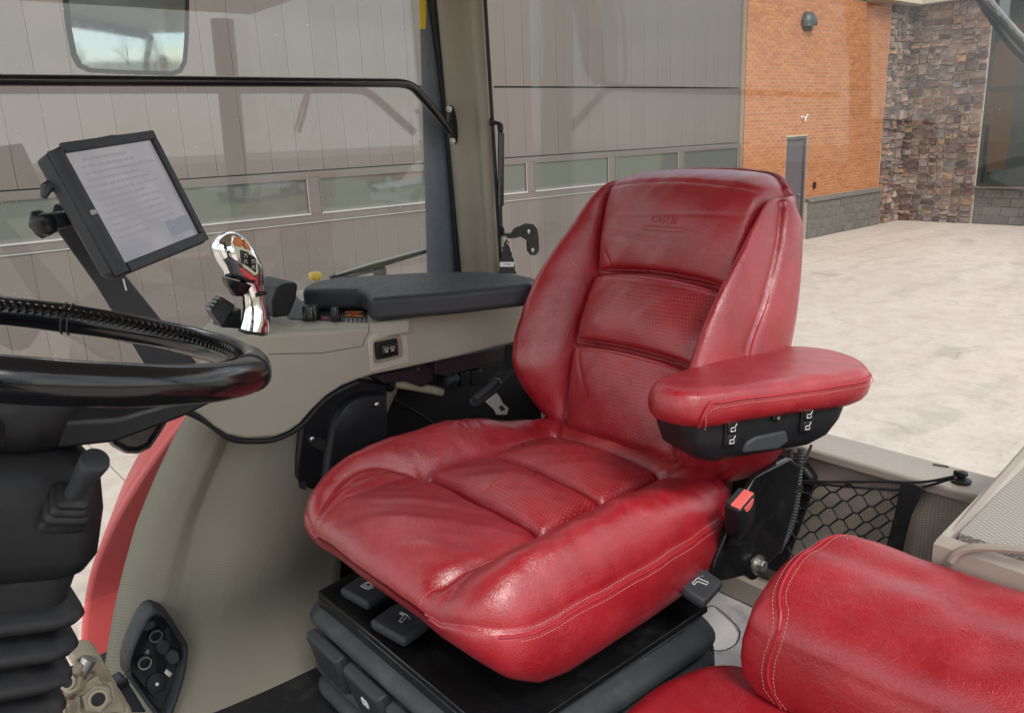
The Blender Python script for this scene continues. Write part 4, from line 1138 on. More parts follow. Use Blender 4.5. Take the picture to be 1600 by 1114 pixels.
# right wheel-arch trim under the console, and the red fender beyond the glass
def arch_pt(v, r):
    # v: photo height along the front lip, r: metres inwards
    us = np.interp(v, [600, 650, 700, 760, 830, 900, 960, 1010, 1060, 1130, 1320], [361, 316, 288, 260, 231, 211, 197, 188, 181, 174, 166])
    y = np.interp(r, [0, .012, .03, .055, .085, .12, .17, .30, .55], [1.66, 1.615, 1.600, 1.592, 1.604, 1.594, 1.582, 1.572, 1.565])
    e = P(us, v, y=1.61)
    if r < 0.15:      # the fold behind the lip fades out downwards
        y += 0.012*max(0.0, min(1.0, (1.85-e.z)/0.2))*(-math.exp(-((r-0.085)/0.022)**2))
    y -= 0.10*max(0.0, (1.64-e.z)/0.21)**1.8*min(1.0, r/0.12)
    y -= 0.060*math.exp(-((r-0.22)/0.13)**2)*math.exp(-((e.z-1.72)/0.17)**2)
    return Vector((e.x+r, y, e.z))
_av = np.linspace(600, 1320, 120); _az = np.array([arch_pt(v, 0.3).z for v in _av]); _ax = np.array([arch_pt(v, 0.0).x for v in _av])
def arch_surf(x, z, rmin=0.0):
    v = np.interp(-z, -_az, _av); return arch_pt(v, max(rmin, x-np.interp(-z, -_az, _ax))).y
rings = []
for v in np.linspace(600, 1320, 44):
    rings.append([arch_pt(v, r) for r in np.concatenate([np.linspace(0, .18, 30), np.linspace(.2, .46, 12)])])
ar = MB().loft(rings, False, closed=False).build('wheel_arch_trim', M['cloth'], smooth=True, auto=80)
md = ar.modifiers.new('thick', 'SOLIDIFY'); md.thickness = 0.02; md.offset = 0
tag(ar, 'grey-beige cloth covered wheel-arch panel under the side console', 'trim panel')
YF = 2.02
fo = [P(u, v, y=YF) for u, v in ((345, 600), (303, 640), (262, 690), (222, 745), (185, 805), (158, 860), (143, 905), (134, 955), (130, 1000), (131, 1035), (138, 1075), (150, 1130))]
fo = [Vector(p) for p in spline([tuple(q) for q in fo], 6)]
fi = [Vector((p.x+0.5, YF, p.z)) for p in fo]
fd = MB(); fd.loft([[p+Vector((.14, 0.35, 0)) for p in fo], [p+Vector((.0, .02, 0)) for p in fo], [p+Vector((.004, 0.004, 0)) for p in fo], [p+Vector((.012, 0, 0)) for p in fo], fi], False, closed=False)
fe = fd.build('fender', M['fenderpaint'], smooth=True, auto=60); md = fe.modifiers.new('thick', 'SOLIDIFY'); md.thickness = 0.008
tag(fe, 'glossy red rear fender outside the cab beyond the wheel-arch panel', 'fender')

# ------------------------------------------------ grab bar
gb = empty('grab_bar', P(705, 195, y=1.845)); tag(gb, 'black horizontal grab bar across the side window', 'grab bar')
q = [P(-560, 121, y=1.82), P(0, 125.5, y=1.82), P(300, 127.5, y=1.82), P(600, 130, y=1.82), P(628, 131, y=1.82), P(645, 137, y=1.822), P(658, 150, y=1.826), P(680, 176, y=1.835), P(703, 205, y=1.845)]
MB().tube([q[0], q[1], q[2]]+spline(q[3:], 6), 0.0112, 14).build('bar', M['blackgloss'], gb, smooth=True)
bp = []
c = P(706, 195, y=1.862)
for k in range(20):
    a = 2*math.pi*k/20; bp.append(P(706+7.5*math.cos(a)+0.11*(30*math.sin(a)), 195+31*math.sin(a), y=1.866))
MB().prism(bp, (0, -0.006, 0)).build('bracket_plate', M['blackgloss'], gb, bevel=0.002)
for v in (171, 221):
    MB().lathe(P(701+0.11*(v-171), v, y=1.861), (-.3, -1, 0), [(0, .0085), (.004, .0085), (.0041, .0062), (.011, .0062), (.012, .004)], 12).build('bolt', M['bolt'], gb, smooth=True)
# hinge lug of the strut on the pillar's rear edge
# ------------------------------------------------ gas strut
gs = empty('gas_strut', P(783, 370, y=1.755)); tag(gs, 'slim black gas strut of the rear window beside the pillar', 'gas strut')
def S(u, v, y=1.755): return P(u, v, y=y)
MB().tube([S(783, 208), S(782.5, 322)], 0.0088, 14).build('cylinder', M['blackgloss'], gs, smooth=True)
MB().tube([S(782.5, 322), S(783.5, 356)], 0.0040, 10).build('rod', M['charcoal'], gs, smooth=True)
e = MB(); e.lathe(S(782, 209), S(782, 190)-S(782, 209), [(0, .005), (.006, .0075), (.018, .0085), (.026, .006)], 12); e.tube([S(782, 194), S(769, 191, 1.765)], 0.0055, 10); e.lathe(S(768, 191, 1.768), Vector((-1, .5, 0)), [(-.004, .012), (.003, .012)], 14)
e.build('upper_joint', M['black'], gs, smooth=True)
e = MB(); e.lathe(S(783.5, 354), S(784, 374)-S(783.5, 354), [(0, .005), (.004, .0085), (.02, .0085), (.026, .005)], 12); e.tube([S(784, 367), S(796, 367)], 0.005, 10)
e.build('lower_joint', M['black'], gs, smooth=True)
bk = [S(u, v, 1.762) for u, v in ((790, 372), (803, 356), (820, 349), (832, 350), (838, 358), (840, 370), (841, 392), (836, 399), (828, 399), (823, 392), (822, 376), (812, 370), (800, 373))]
hb_ = MB().prism(bk, (0, -0.005, 0)).build('hinge_plate', M['blackgloss'], gs, bevel=0.0012)
for (u, v) in ((825, 362), (831, 391)): MB().lathe(S(u, v, 1.757), (0, -1, 0), [(0, .0065), (.003, .0065), (.005, .004)], 12).build('bolt', M['bolt'], gs, smooth=True)

# ------------------------------------------------ tree air freshener on a cord
af = empty('air_freshener', S(791, 428, 1.74)); tag(af, 'small black tree-shaped air freshener hanging below the gas strut', 'air freshener')
tree = [(791, 374), (795, 380), (794, 383), (798, 388), (796, 391), (801, 397), (798, 400), (804, 407), (801, 410), (806, 417), (803, 420), (807, 428), (778, 428), (781, 420), (779, 417), (783, 410), (780, 407), (784, 400), (782, 397), (786, 391), (784, 388), (788, 383), (787, 380)]
MB().prism([S(u, v, 1.742) for u, v in tree], (0, -0.0016, 0)).build('card', M['black'], af)
lab = MB().prism([S(u, v, 1.7402) for u, v in ((781, 409.5), (803, 409.5), (803, 417), (781, 417))], (0, -0.0004, 0)).build('name_label', M['white'], af)
lm = frame_matrix(S(792, 413.2, 1.7396), (S(803, 413, 1.74)-S(781, 413, 1.74)).normalized(), Vector((0, 0, 1)), Vector((0, -1, 0)))
text_mesh('LITTLE TREES', 0.0042, 'label_print', M['black'], lab, lm, 0.0001, bold=True)
MB().tube([S(786, 372, 1.745), S(790, 378, 1.7415), S(796, 384, 1.739), S(802, 400, 1.738), S(808, 428, 1.738)], 0.0011, 5).build('cord', M['white'], af, smooth=True)

# ------------------------------------------------ wing mirror outside
wm = empty('wing_mirror', P(200, 112, y=2.25)); tag(wm, 'tall black-framed wing mirror outside the side window', 'mirror')
def RM(u, v): return P(u, v, y=2.25)
mo = [(93, -110), (97, -20), (103, 40), (112, 88), (122, 106), (140, 114), (200, 117), (270, 119), (284, 114), (292, 98), (295, 60), (296, -20), (296, -110), (288, -128), (270, -134), (120, -134), (102, -128)]
mi_ = [(100, -108), (104, -20), (110, 40), (119, 84), (127, 100), (142, 107), (200, 110), (268, 112), (279, 108), (285, 96), (288, 60), (289, -20), (289, -108), (282, -120), (268, -126), (124, -126), (108, -120)]
# convex glass: part of a sphere that shows the camera's surroundings behind the open door
mc = RM(255, 98)
look = Vector((-0.30, -0.34, 2.72))
nrm_m = ((Vector(cam_o)-mc).normalized()+(look-mc).normalized()).normalized()
MRAD = 1.25; MCEN = mc-nrm_m*MRAD
def MP(u, v, off=0.0):
    d = Vector(RC @ np.array([u-800.0, v-557.0, FPX])).normalized(); o = Vector(cam_o)-MCEN
    b_ = o.dot(d); disc = max(0.0, b_*b_-(o.dot(o)-MRAD*MRAD)); q = Vector(cam_o)+d*(-b_-math.sqrt(disc))
    return q+(q-MCEN).normalized()*off
gm = MB(); cu_, cv_ = 195.0, -5.0
mi_d = [tuple(q) for q in spline([np.array(p, float) for p in mi_], 4, True)]
rings = [[MP(cu_+(u-cu_)*k, cv_+(v-cv_)*k) for u, v in mi_d] for k in np.linspace(.02, 1.0, 16)]
gm.loft(rings[::-1], False); gm.add([MP(cu_+(u-cu_)*.02, cv_+(v-cv_)*.02) for u, v in mi_d], [tuple(range(len(mi_d)))])
gm.build('mirror_glass', M['mirror'], wm, smooth=True, auto=80)
h_ = MB(); h_.loft([[MP(u, v, .001) for u, v in mi_], [MP(u, v, .007) for u, v in mi_], [MP(u, v, .007) for u, v in mo], [MP(u, v, -.05) for u, v in mo], [MP(200+(u-200)*.8, v*.8-10, -.10) for u, v in mo]], True)
h_.f = h_.f[:-2]+[h_.f[-1]]; h_.mi = h_.mi[:len(h_.f)]
h_.build('mirror_housing', M['black'], wm, smooth=True, auto=40)
MB().tube([MP(200, -60, -.1), MP(160, -200, -.2), MP(60, -330, -.15)], 0.012, 8).build('mirror_arm', M['black'], wm, smooth=True)

# ------------------------------------------------ side wiper outside the glass
sw_ = empty('side_wiper', P(560, 432, y=1.965)); tag(sw_, 'parked wiper lying low outside the right-hand side window', 'wiper')
YW = 1.962
MB().tube([P(516, 434, y=YW), P(600, 412, y=YW), P(680, 389, y=YW)], [.005, .008, .005], 8).build('wiper_blade', M['rubber'], sw_, smooth=True)
MB().tube([P(524, 430, y=YW-.006), P(575, 414, y=YW-.008), P(660, 390, y=YW-.006)], [.004, .005, .003], 8, flat=.6).build('wiper_frame', M['bolt'], sw_, smooth=True)
MB().tube([P(520, 440, y=YW+.02), P(560, 428, y=YW+.02), P(598, 420, y=YW+.02)], .006, 8).build('wiper_arm', M['charcoal'], sw_, smooth=True)
MB().lathe(P(592, 424, y=YW), (0, -1, 0), [(0, .02), (.012, .018), (.014, .01)], 14).build('wiper_cap', M['black'], sw_, smooth=True)
MB().lathe(P(676, 390, y=YW-.004), P(684, 388, y=YW)-P(670, 391, y=YW), [(-.006, .006), (.006, .006)], 8).build('blade_tip', M['black'], sw_, smooth=True)

# cab roof with headliner (above the frame): the light comes in through the windows and the open door
rf = empty('cab_roof', (0.5, 0.95, 3.1)); tag(rf, 'cab roof with beige headliner above the seats', 'roof')
MB().prism([(-0.55, 0.12, 3.12), (1.66, 0.12, 3.12), (1.66, 1.95, 3.12), (-0.55, 1.95, 3.12)], (0, 0, 0.03)).build('headliner', M['pillar'], rf)
MB().prism([(-0.62, 0.05, 3.16), (1.75, 0.05, 3.16), (1.75, 2.02, 3.16), (-0.62, 2.02, 3.16)], (0, 0, 0.12)).build('roof_shell', M['redpaint'], rf, bevel=.04, seg=3)

# remaining frame of the cab (outside the picture, shows in reflections)
cf = empty('cab_frame', (0.4, 0.95, 1.45)); tag(cf, 'black curved cab frame pillars around the front and open door', 'frame')
for q, r_ in (([(-.42, 1.82, 1.5), (-.46, 1.84, 2.1), (-.40, 1.84, 2.7), (-.25, 1.82, 3.1)], .045), ([(-.42, .08, 1.5), (-.46, .06, 2.1), (-.40, .06, 2.7), (-.25, .08, 3.1)], .045), ([(1.50, .06, 1.5), (1.53, .05, 2.3), (1.55, .06, 3.1)], .05)):
    MB().tube(spline(q, 8), r_, 12).build('pillar', M['black'], cf, smooth=True)
MB().tube([(-.27, .08, 3.08), (-.27, 1.82, 3.08)], .05, 12).build('header', M['black'], cf, smooth=True)
# ================================================================== RIGHT CONSOLE
YK = 1.47
cs = empty('side_console', (0.85, 1.6, 1.95)); tag(cs, 'beige side console with dark padded armrest lid beside the driver seat', 'console')
face = [(287, 585), (276, 634), (300, 640), (318, 652), (335, 666), (356, 679), (385, 685), (430, 682), (452, 674), (470, 661), (488, 640), (510, 619), (535, 603), (560, 593), (582, 586), (640, 574), (700, 561), (795, 538), (830, 528), (830, 464), (700, 487), (582, 505), (578, 512), (500, 519), (440, 521), (400, 522), (372, 526), (340, 548)]
fp = [P(u, v, y=YK) for u, v in face]
MB().prism(fp, (0, 0.022, 0)).build('side_panel', M['beige'], cs, bevel=0.006, seg=3)
# black rubber lip below the panel
lip = [(276, 636), (318, 655), (356, 682), (385, 688), (430, 685), (470, 664), (510, 622), (560, 596)]
MB().tube(spline([P(u, v+1, y=YK+0.008) for u, v in lip], 6), 0.006, 8).build('edge_trim', M['rubber'], cs, smooth=True)
# seam line of the two panel pieces
MB().tube([P(577, 506, y=YK-.0005), P(576, 520, y=YK-.0005), P(570, 530, y=YK-.0005), P(566, 541, y=YK-.0005), P(500, 552, y=YK-.0005), P(420, 553, y=YK-.0005)], 0.0007, 5).build('panel_seam', M['charcoal'], cs)
# deck that carries the controls
ZD = 2.180
dp = [P(u, v, z=ZD) for u, v in ((404, 523), (578, 506), (640, 497), (620, 430), (455, 455), (410, 475), (330, 498), (316, 512), (345, 530))]
MB().prism(dp, (0, 0, -0.035)).build('control_deck', M['beige'], cs, bevel=0.006, seg=2)
pp = [P(u, v, z=ZD+.002) for u, v in ((452, 498), (573, 503), (572, 480), (470, 470), (456, 455), (430, 470))]
MB().prism(pp, (0, 0, -0.004)).build('control_panel', M['charcoal'], cs)
# padded lid: extruded plan with a stepped front
ZL = 2.236
plan = [(578, 466), (700, 457), (832, 443), (838, 434), (810, 428), (760, 424), (700, 424), (640, 426), (560, 431), (520, 434), (486, 440), (474, 448), (472, 452), (560, 450), (571, 455)]
lp_ = [P(u, v, z=ZL) for u, v in plan]
lid = MB(); lid.prism(lp_, (0, 0, -0.050)); lid.build('padded_lid', M['padgrey'], cs, bevel=0.012, seg=4, angle=25)
lp2 = [p*1.0 for p in lp_]
# knobs
def knob(u, v, r, h):
    c = P(u, v, z=ZD); k = MB(); n = 40
    rings = []
    for z_, s_, rib in ((0, 1.08, 0), (.003, 1.08, 0), (.0031, .98, .03), (h*.9, .9, .035), (h, .82, .01)):
        rings.append([(c.x+r*s_*(1+rib*(1 if q % 2 else -1))*math.cos(2*math.pi*q/n), c.y+r*s_*(1+rib*(1 if q % 2 else -1))*math.sin(2*math.pi*q/n), ZD+.002+z_) for q in range(n)])
    return k.loft(rings).build('knob', M['blackgloss'], cs, smooth=True, auto=25)
knob(487, 500, .0185, .031); knob(525, 502, .0105, .028)
for (u, v, w, m_) in ((548, 488, 8, 'orange'), (556, 491, 6, 'redbutton'), (560, 494, 8, 'orange'), (509, 497, 5, 'redbutton'), (545, 493, 5, 'orange'), (562, 488, 5, 'orange')):
    a, b_ = P(u-w, v, z=ZD+.0022), P(u+w, v, z=ZD+.0022); d = b_-a
    MB().obox((a+b_)/2+Vector((0, 0, .001)), d/2, Vector((-d.y, d.x, 0)).normalized()*.0035, (0, 0, .0012)).build('indicator', M[m_], cs)
for k in range(10):
    u = 541+7*(k % 5); v = 499+3.2*(k//5); c = P(u, v, z=ZD+.0022)
    MB().obox(c, (.0022, 0, 0), (0, .0012, 0), (0, 0, .0004)).build('printed_mark', M['white'], cs)
# rocker switch in a framed recess
fr_o = [(575, 532), (582, 524), (592, 520), (618, 513), (630, 514), (636, 522), (640, 566), (580, 582)]
fm = MB().prism([P(u, v, y=YK-.0022) for u, v in fr_o], (0, .006, 0)).build('switch_surround', M['surround'], cs, bevel=0.002)
rim = [(582, 534), (590, 529), (618, 522), (626, 524), (629, 532), (630, 556), (622, 562), (590, 570), (583, 566), (581, 545)]
rm = [P(u, v, y=YK-.004) for u, v in rim]
MB().tube(spline(rm, 4, True)+[rm[0]], .0022, 6, cap=False).build('recess_rim', M['surround'], fm, smooth=True)
MB().prism([P(u, v, y=YK-.0036) for u, v in rim], (0, .001, 0)).build('recess_floor', M['pillar'], fm)
ux = (P(622, 541, y=YK)-P(585, 549, y=YK)).normalized(); uz = Vector((0, 0, 1)); uz = (uz-ux*uz.dot(ux)).normalized(); un = Vector((0, -1, 0))
rc_ = P(604, 545, y=YK-.008)
rk = MB().obox(rc_, ux*.0265, un*.006, uz*.0185).build('rocker_switch', M['black'], fm, bevel=.003, seg=3)
MB().obox(rc_+un*.006+ux*.002, ux*.018, un*.004, uz*.0125).build('rocker', M['blackgloss'], rk, bevel=.004, seg=3)
for dx in (-.006, .0085):
    mm = frame_matrix(rc_+un*.0103+ux*dx, ux, uz, un)
    icon('switch_symbol', [[(-.0045, .0045), (.0045, .0045), (.0045, 0), (-.0045, 0), (-.0045, .0045)], [(-.004, -.004), (.004, -.004)], [(0, -.004), (0, 0)]], .0006, M['white'], rk, mm)

# yellow-capped lever behind the lid
yl = empty('yellow_lever', P(492, 436, y=1.80)); tag(yl, 'small lever with yellow knob behind the padded console lid', 'lever')
c = P(492, 431, y=1.80)
MB().loft([[c+Vector((x_*s_, y_*s_, h)) for x_, y_ in ((-.013, -.01), (-.01, -.013), (.010, -.013), (.014, -.009), (.014, .009), (.01, .013), (-.01, .013), (-.013, .01))] for s_, h in ((.75, -.011), (.95, -.004), (1, .004), (.8, .009))]).build('knob', M['yellow'], yl, bevel=.002, smooth=True)
MB().tube([c-Vector((0, 0, .01)), c-Vector((.0, 0, .10))], .005, 8).build('shaft', M['steel'], yl, smooth=True)

# black control pod ahead of the lid
pod = empty('control_pod', P(440, 490, z=ZD)); tag(pod, 'black moulded control pod between lever and padded lid', 'control pod')
YP = 1.62
pp_ = [P(u, v, y=YP) for u, v in ((428, 497), (425, 470), (432, 450), (445, 443), (462, 441), (466, 446), (463, 468), (452, 494))]
MB().prism(pp_, (0, 0.13, 0)).build('pod_body', M['black'], pod, bevel=.008, seg=3)

# ---- chrome multi-function lever
lv = empty('control_lever', P(398, 518, y=1.50)); tag(lv, 'chrome multi-function control lever with orange and black buttons', 'control lever')
def Lp(u, v, y=1.50): return P(u, v, y=y)
def ell(c, ax, ay, n=20, pw=2.6):
    out = []
    for k in range(n):
        a = 2*math.pi*k/n; ca, sa = math.cos(a), math.sin(a)
        out.append(c+ax*(abs(ca)**(2/pw)*(1 if ca > 0 else -1))+ay*(abs(sa)**(2/pw)*(1 if sa > 0 else -1)))
    return out
def sec(u0, v0, u1, v1, dy, y=1.50, pw=2.6):
    a, b_ = Lp(u0, v0, y), Lp(u1, v1, y); return ell((a+b_)/2, (b_-a)/2, Vector((0, dy, 0)), 20, pw)
# stem
MB().loft([sec(377, 514, 420, 519, .026), sec(380, 500, 420, 507, .025), sec(382, 480, 418, 488, .022), sec(380, 462, 414, 472, .02), sec(374, 452, 412, 455, .02), sec(360, 440, 411, 440, .021)]).build('stem', M['chrome'], lv, smooth=True, auto=50)
MB().loft([sec(375, 515, 422, 520, .030), sec(375, 519, 422, 524, .030)]).build('stem_collar', M['black'], lv, smooth=True)
# head: bulbous chrome shell leaning forward
MB().loft([sec(352, 432, 411, 448, .022), sec(350, 424, 410, 430, .027), sec(342, 412, 407, 414, .034), sec(334, 398, 399, 398, .038), sec(331, 386, 391, 384, .036), sec(335, 374, 381, 372, .030), sec(344, 366, 370, 364, .02), sec(352, 362, 362, 361, .008)]).build('head_shell', M['chrome'], lv, smooth=True, auto=70)
MB().loft([sec(349, 433, 392, 446, .024, 1.497), sec(352, 446, 386, 456, .02, 1.497), sec(364, 462, 378, 462, .012, 1.497)]).build('finger_rest', M['blackgloss'], lv, smooth=True)
# button face on the driver's side of the head
def fb(u, v): return P(u, v, y=1.462)
def pad_(name, q, mat, th=.005, par=lv, bev=.0015, off=0.0):
    return MB().prism([fb(u, v)+Vector((0, off, 0)) for u, v in q], (0, -th, 0)).build(name, M[mat], par, bevel=bev)
pad_('button_plate', [(362, 366), (378, 372), (392, 392), (402, 412), (404, 428), (396, 432), (378, 418), (368, 398), (361, 380)], 'chrome', .004, bev=.003)
pad_('orange_button', [(362, 371), (373, 370), (378, 380), (374, 386), (366, 384)], 'orange', .006, off=-.004)
pad_('orange_button', [(378, 373), (386, 382), (390, 391), (382, 389), (378, 382)], 'orange', .006, off=-.004)
k1 = pad_('black_button', [(374, 390), (386, 394), (387, 417), (376, 411)], 'blackgloss', .005, off=-.004)
k2 = pad_('black_button', [(388, 397), (397, 402), (398, 426), (388, 418)], 'blackgloss', .005, off=-.004)
for kk, cs_ in ((k1, ((381, 399), (381, 409))), (k2, ((393, 408), (393, 418)))):
    for cc in cs_:
        icon('button_symbol', [[(-.003, -.003), (0, .004), (.003, -.003)], [(-.003, .003), (.003, .003)]], .0005, M['white'], kk, frame_matrix(fb(*cc)+Vector((0, -.0092, 0)), Vector((1, 0, 0)), Vector((0, 0, 1)), Vector((0, -1, 0))))
pad_('red_strip', [(373, 417), (380, 420), (398, 434), (398, 438), (388, 437), (377, 427)], 'redbutton', .004, off=-.002)
MB().tube([P(400, 462, y=1.478), P(416, 457, y=1.478)], .0035, 8).build('trigger', M['blackgloss'], lv, smooth=True)

# ---- bank of black finger switches in front of the lever
bk_ = empty('finger_switches', P(355, 505, y=1.56)); tag(bk_, 'bank of four black ribbed finger levers beside the chrome control lever', 'switches')
for k in range(4):
    o0 = Vector((0.012*k, 0.006*k, 0))
    q = [P(332-0*k, 487, y=1.585), P(345, 510, y=1.585), P(372, 490, y=1.585), P(352, 474, y=1.585)]
    q = [P(330+5.5*k, 487-5*k, y=1.56), P(337+5.5*k, 481-5*k, y=1.56), P(357+5.5*k, 494-5*k, y=1.56), P(347+5.5*k, 511-5*k, y=1.56)]
    fo_ = MB().prism([p+Vector((0, 0.006*k, 0)) for p in q], (0, 0.035, 0)).build('finger_lever', M['charcoal'], bk_, bevel=.002)
    ca, cb = P(332+5.5*k, 484-5*k, y=1.555), P(338+5.5*k, 480-5*k, y=1.555)
    MB().tube([ca+Vector((0, .004*k, 0)), ca+Vector((0, .035, 0))], .004, 8).build('ribbed_tip', M['blackgloss'], fo_, smooth=True)
MB().prism([P(u, v, y=1.57) for u, v in ((345, 512), (350, 500), (378, 482), (378, 514))], (0, .05, 0)).build('base', M['black'], bk_, bevel=.004)

# ------------------------------------------------ moulded black cover under the console
cv = empty('console_cover', P(530, 690, y=1.53)); tag(cv, 'black moulded plastic cover with two screws under the side console', 'cover')
co = [(473, 655), (462, 745), (470, 760), (492, 766), (505, 760), (560, 735), (605, 720), (606, 600), (560, 592), (500, 610)]
MB().prism([P(u, v, y=1.535) for u, v in co], (0, .02, 0)).build('cover_plate', M['black'], cv, bevel=.006, seg=2)
ra = [(600, 612), (560, 614), (535, 628), (518, 655), (510, 690), (500, 764)]
rb = [(606, 725), (575, 720), (550, 722), (535, 730), (520, 745), (508, 768)]
A = spline([P(u, v, y=1.530) for u, v in ra], 5); B = spline([P(u, v, y=1.515) for u, v in rb], 5)
C_ = spline([P(u, v, y=1.515) for u, v in ((604, 622), (566, 624), (544, 636), (529, 660), (522, 692), (512, 764))], 5)
rr = [[Vector(a)+Vector((0, .006, 0)), Vector(a)*.55+Vector(c2)*.45+Vector((0, -.004, 0)), Vector(c2), Vector(b2)] for a, c2, b2 in zip(A, C_, B)]
MB().loft(rr, False, closed=False).build('raised_face', M['black'], cv, smooth=True, auto=70)
rc2 = [(478, 678), (505, 686), (518, 692), (515, 700), (500, 704), (481, 692)]
rcs = MB().prism([P(u, v, y=1.5335) for u, v in rc2], (0, -.001, 0)).build('screw_recess', M['blackvoid'], cv)
for (u, v) in ((487, 686), (588, 632)):
    MB().lathe(P(u, v, y=1.53 if u < 500 else 1.514), (0, -1, 0), [(0, .006), (.003, .006), (.005, .0035)], 12).build('screw', M['steel'], cv, smooth=True)
MB().prism([P(u, v, y=1.533) for u, v in ((466, 752), (480, 752), (478, 765), (468, 762))], (0, -.001, 0)).build('clip_hole', M['blackvoid'], cv)

# dark structure beneath the console behind the seat
us_ = empty('under_console_bracket', (1.0, 1.6, 1.5)); tag(us_, 'black steel frame and brackets in shadow under the side console', 'frame')
MB().box((0.75, 1.62, 1.452), (1.44, 1.655, 2.12)).build('back_plate', M['darkvoid'], us_)
MB().prism([P(u, v, y=1.50) for u, v in ((680, 566), (792, 540), (792, 562), (700, 588), (682, 586))], (0, .09, 0)).build('plum_cover', M['purple'], us_, bevel=.003)
MB().prism([P(u, v, y=1.52) for u, v in ((585, 588), (640, 576), (678, 568), (676, 596), (660, 605), (635, 595), (600, 600))], (0, .07, 0)).build('plum_bracket', M['purple'], us_, bevel=.003)
MB().lathe(P(653, 577, y=1.518), (0, -1, 0), [(0, .004), (.003, .003)], 8).build('screw', M['steel'], us_)
MB().tube([P(612, 598, y=1.55), P(648, 604, y=1.55), P(690, 612, y=1.55)], .011, 12).build('damper_body', M['khaki'], us_, smooth=True)
MB().tube([P(603, 600, y=1.54), P(612, 602, y=1.54)], .016, 10).build('damper_end', M['darkvoid'], us_, smooth=True)
for (u, v, w) in ((708, 594, 8), (728, 590, 7), (745, 588, 8)):
    MB().prism([P(u-w, v-8, y=1.50), P(u+w, v-11, y=1.50), P(u+w, v+13, y=1.50), P(u-w, v+15, y=1.50)], (0, .05, 0)).build('bracket_tab', M['black'], us_, bevel=.003)
MB().lathe(P(698, 596, y=1.50), (1, 0, .1), [(0, .009), (.02, .009), (.021, .012), (.03, .012)], 12).build('spigot_pin', M['charcoal'], us_, smooth=True)
MB().tube([P(607, 620, y=1.60), P(660, 650, y=1.59), P(700, 680, y=1.58)], .004, 6).build('brace', M['black'], us_)
MB().box((0.78, 1.60, 1.99), (1.20, 1.618, 2.005)).build('cross_rail', M['black'], us_)
# seat belt tongue lying by the seat
st = empty('belt_tongue', P(765, 620, y=1.37)); tag(st, 'seat-belt tongue with steel plate lying beside the red seat', 'belt tongue')
def T(u, v, y=1.37): return P(u, v, y=y)
bd_ = [(733, 627), (737, 622), (772, 592), (780, 592), (784, 600), (783, 606), (752, 633), (742, 637), (735, 634)]
MB().prism([T(u, v) for u, v in bd_], (0.01, .012, 0)).build('grip', M['charcoal'], st, bevel=.004, seg=3)
MB().tube([T(741, 624, 1.366), T(774, 597, 1.366)], .0085, 10).build('webbing_roll', M['charcoal'], st, smooth=True)
a_ = [(759, 628), (768, 620), (776, 614), (781, 620), (786, 630), (795, 638), (792, 648), (776, 648), (772, 640)]
hole = [(779, 636), (784, 633), (790, 639), (784, 643)]
MB().prism([T(u, v, 1.366) for u, v in a_], (0, .002, 0)).build('tongue_plate', M['tongue'], st, bevel=.0008)
MB().prism([T(u, v, 1.3652) for u, v in hole], (0, .0005, 0)).build('tongue_slot', M['blackvoid'], st)
MB().tube([T(770, 600, 1.40), T(786, 585, 1.42), T(797, 575, 1.44), T(801, 540, 1.46)], .02, 8, flat=.1).build('webbing', M['rubber'], st, smooth=True)

# ------------------------------------------------ socket panel in the wheel-arch trim
sp = empty('socket_panel', P(245, 1040, y=1.58)); tag(sp, 'black framed panel of power sockets with flip caps low on the cloth trim', 'socket panel')
YQ = 1.545
so = [(238, 954), (250, 953), (262, 960), (288, 1000), (291, 1012), (284, 1045), (258, 1105), (250, 1112), (240, 1110), (204, 1062), (200, 1048), (202, 1025), (222, 975)]
si = [(240, 968), (250, 968), (279, 1008), (280, 1014), (274, 1042), (250, 1094), (243, 1094), (212, 1056), (210, 1048), (213, 1027), (230, 980)]
O_ = [P(u, v, y=YQ) for u, v in so]; I_ = [P(u, v, y=YQ) for u, v in si]
so2 = spline([tuple(p) for p in O_], 5, True); n_o = len(so2)
cI = sum(O_, Vector())/len(O_)
ringsF = []
for sc, dy in ((1.05, .035), (1.03, -.004), (0.99, -.012), (.92, -.013), (.86, -.006), (.84, .012)):
    ringsF.append([Vector((cI.x+(p[0]-cI.x)*sc, YQ+dy, cI.z+(p[2]-cI.z)*sc)) for p in so2])
MB().loft(ringsF, False).build('frame', M['charcoal'], sp, smooth=True, auto=70)
MB().prism([Vector((cI.x+(p[0]-cI.x)*.85, YQ+.008, cI.z+(p[2]-cI.z)*.85)) for p in so2], (0, .004, 0)).build('panel_face', M['black'], sp)
def socket(u, v, r, mat='steel'):
    c = P(u, v, y=YQ+.006); o = MB(); o.lathe(c, (0, -1, 0), [(0, r*1.2), (.008, r*1.2), (.009, r)], 20); o = o.build('socket', M['black'], sp, smooth=True)
    q = MB(); n = 24; q.loft([[c+Vector((r*s_*math.cos(2*math.pi*k/n), -h, r*s_*math.sin(2*math.pi*k/n))) for k in range(n)] for s_, h in ((1.02, .0085), (1.02, .0105), (.82, .0105), (.80, .0015))], False); q.build('contact_ring', M[mat], o, smooth=True, auto=30)
    return c
socket(244, 994, .0125); socket(226, 1035, .0125)
def cap(u, v, r, el=1.25, rot=0.4):
    c = P(u, v, y=YQ-.004); o = MB(); n = 20
    o.loft([[c+Vector((r*s_*math.cos(2*math.pi*k/n), -h, r*s_*el*math.sin(2*math.pi*k/n))) for k in range(n)] for s_, h in ((1, -.01), (1, .004), (.85, .008))]); return o.build('flip_cap', M['charcoal'], sp, smooth=True, auto=40)
cap(233, 978, .014, .7); cap(256, 1012, .0125); cap(270, 1026, .0125)
dc = P(243, 1064, y=YQ+.004)
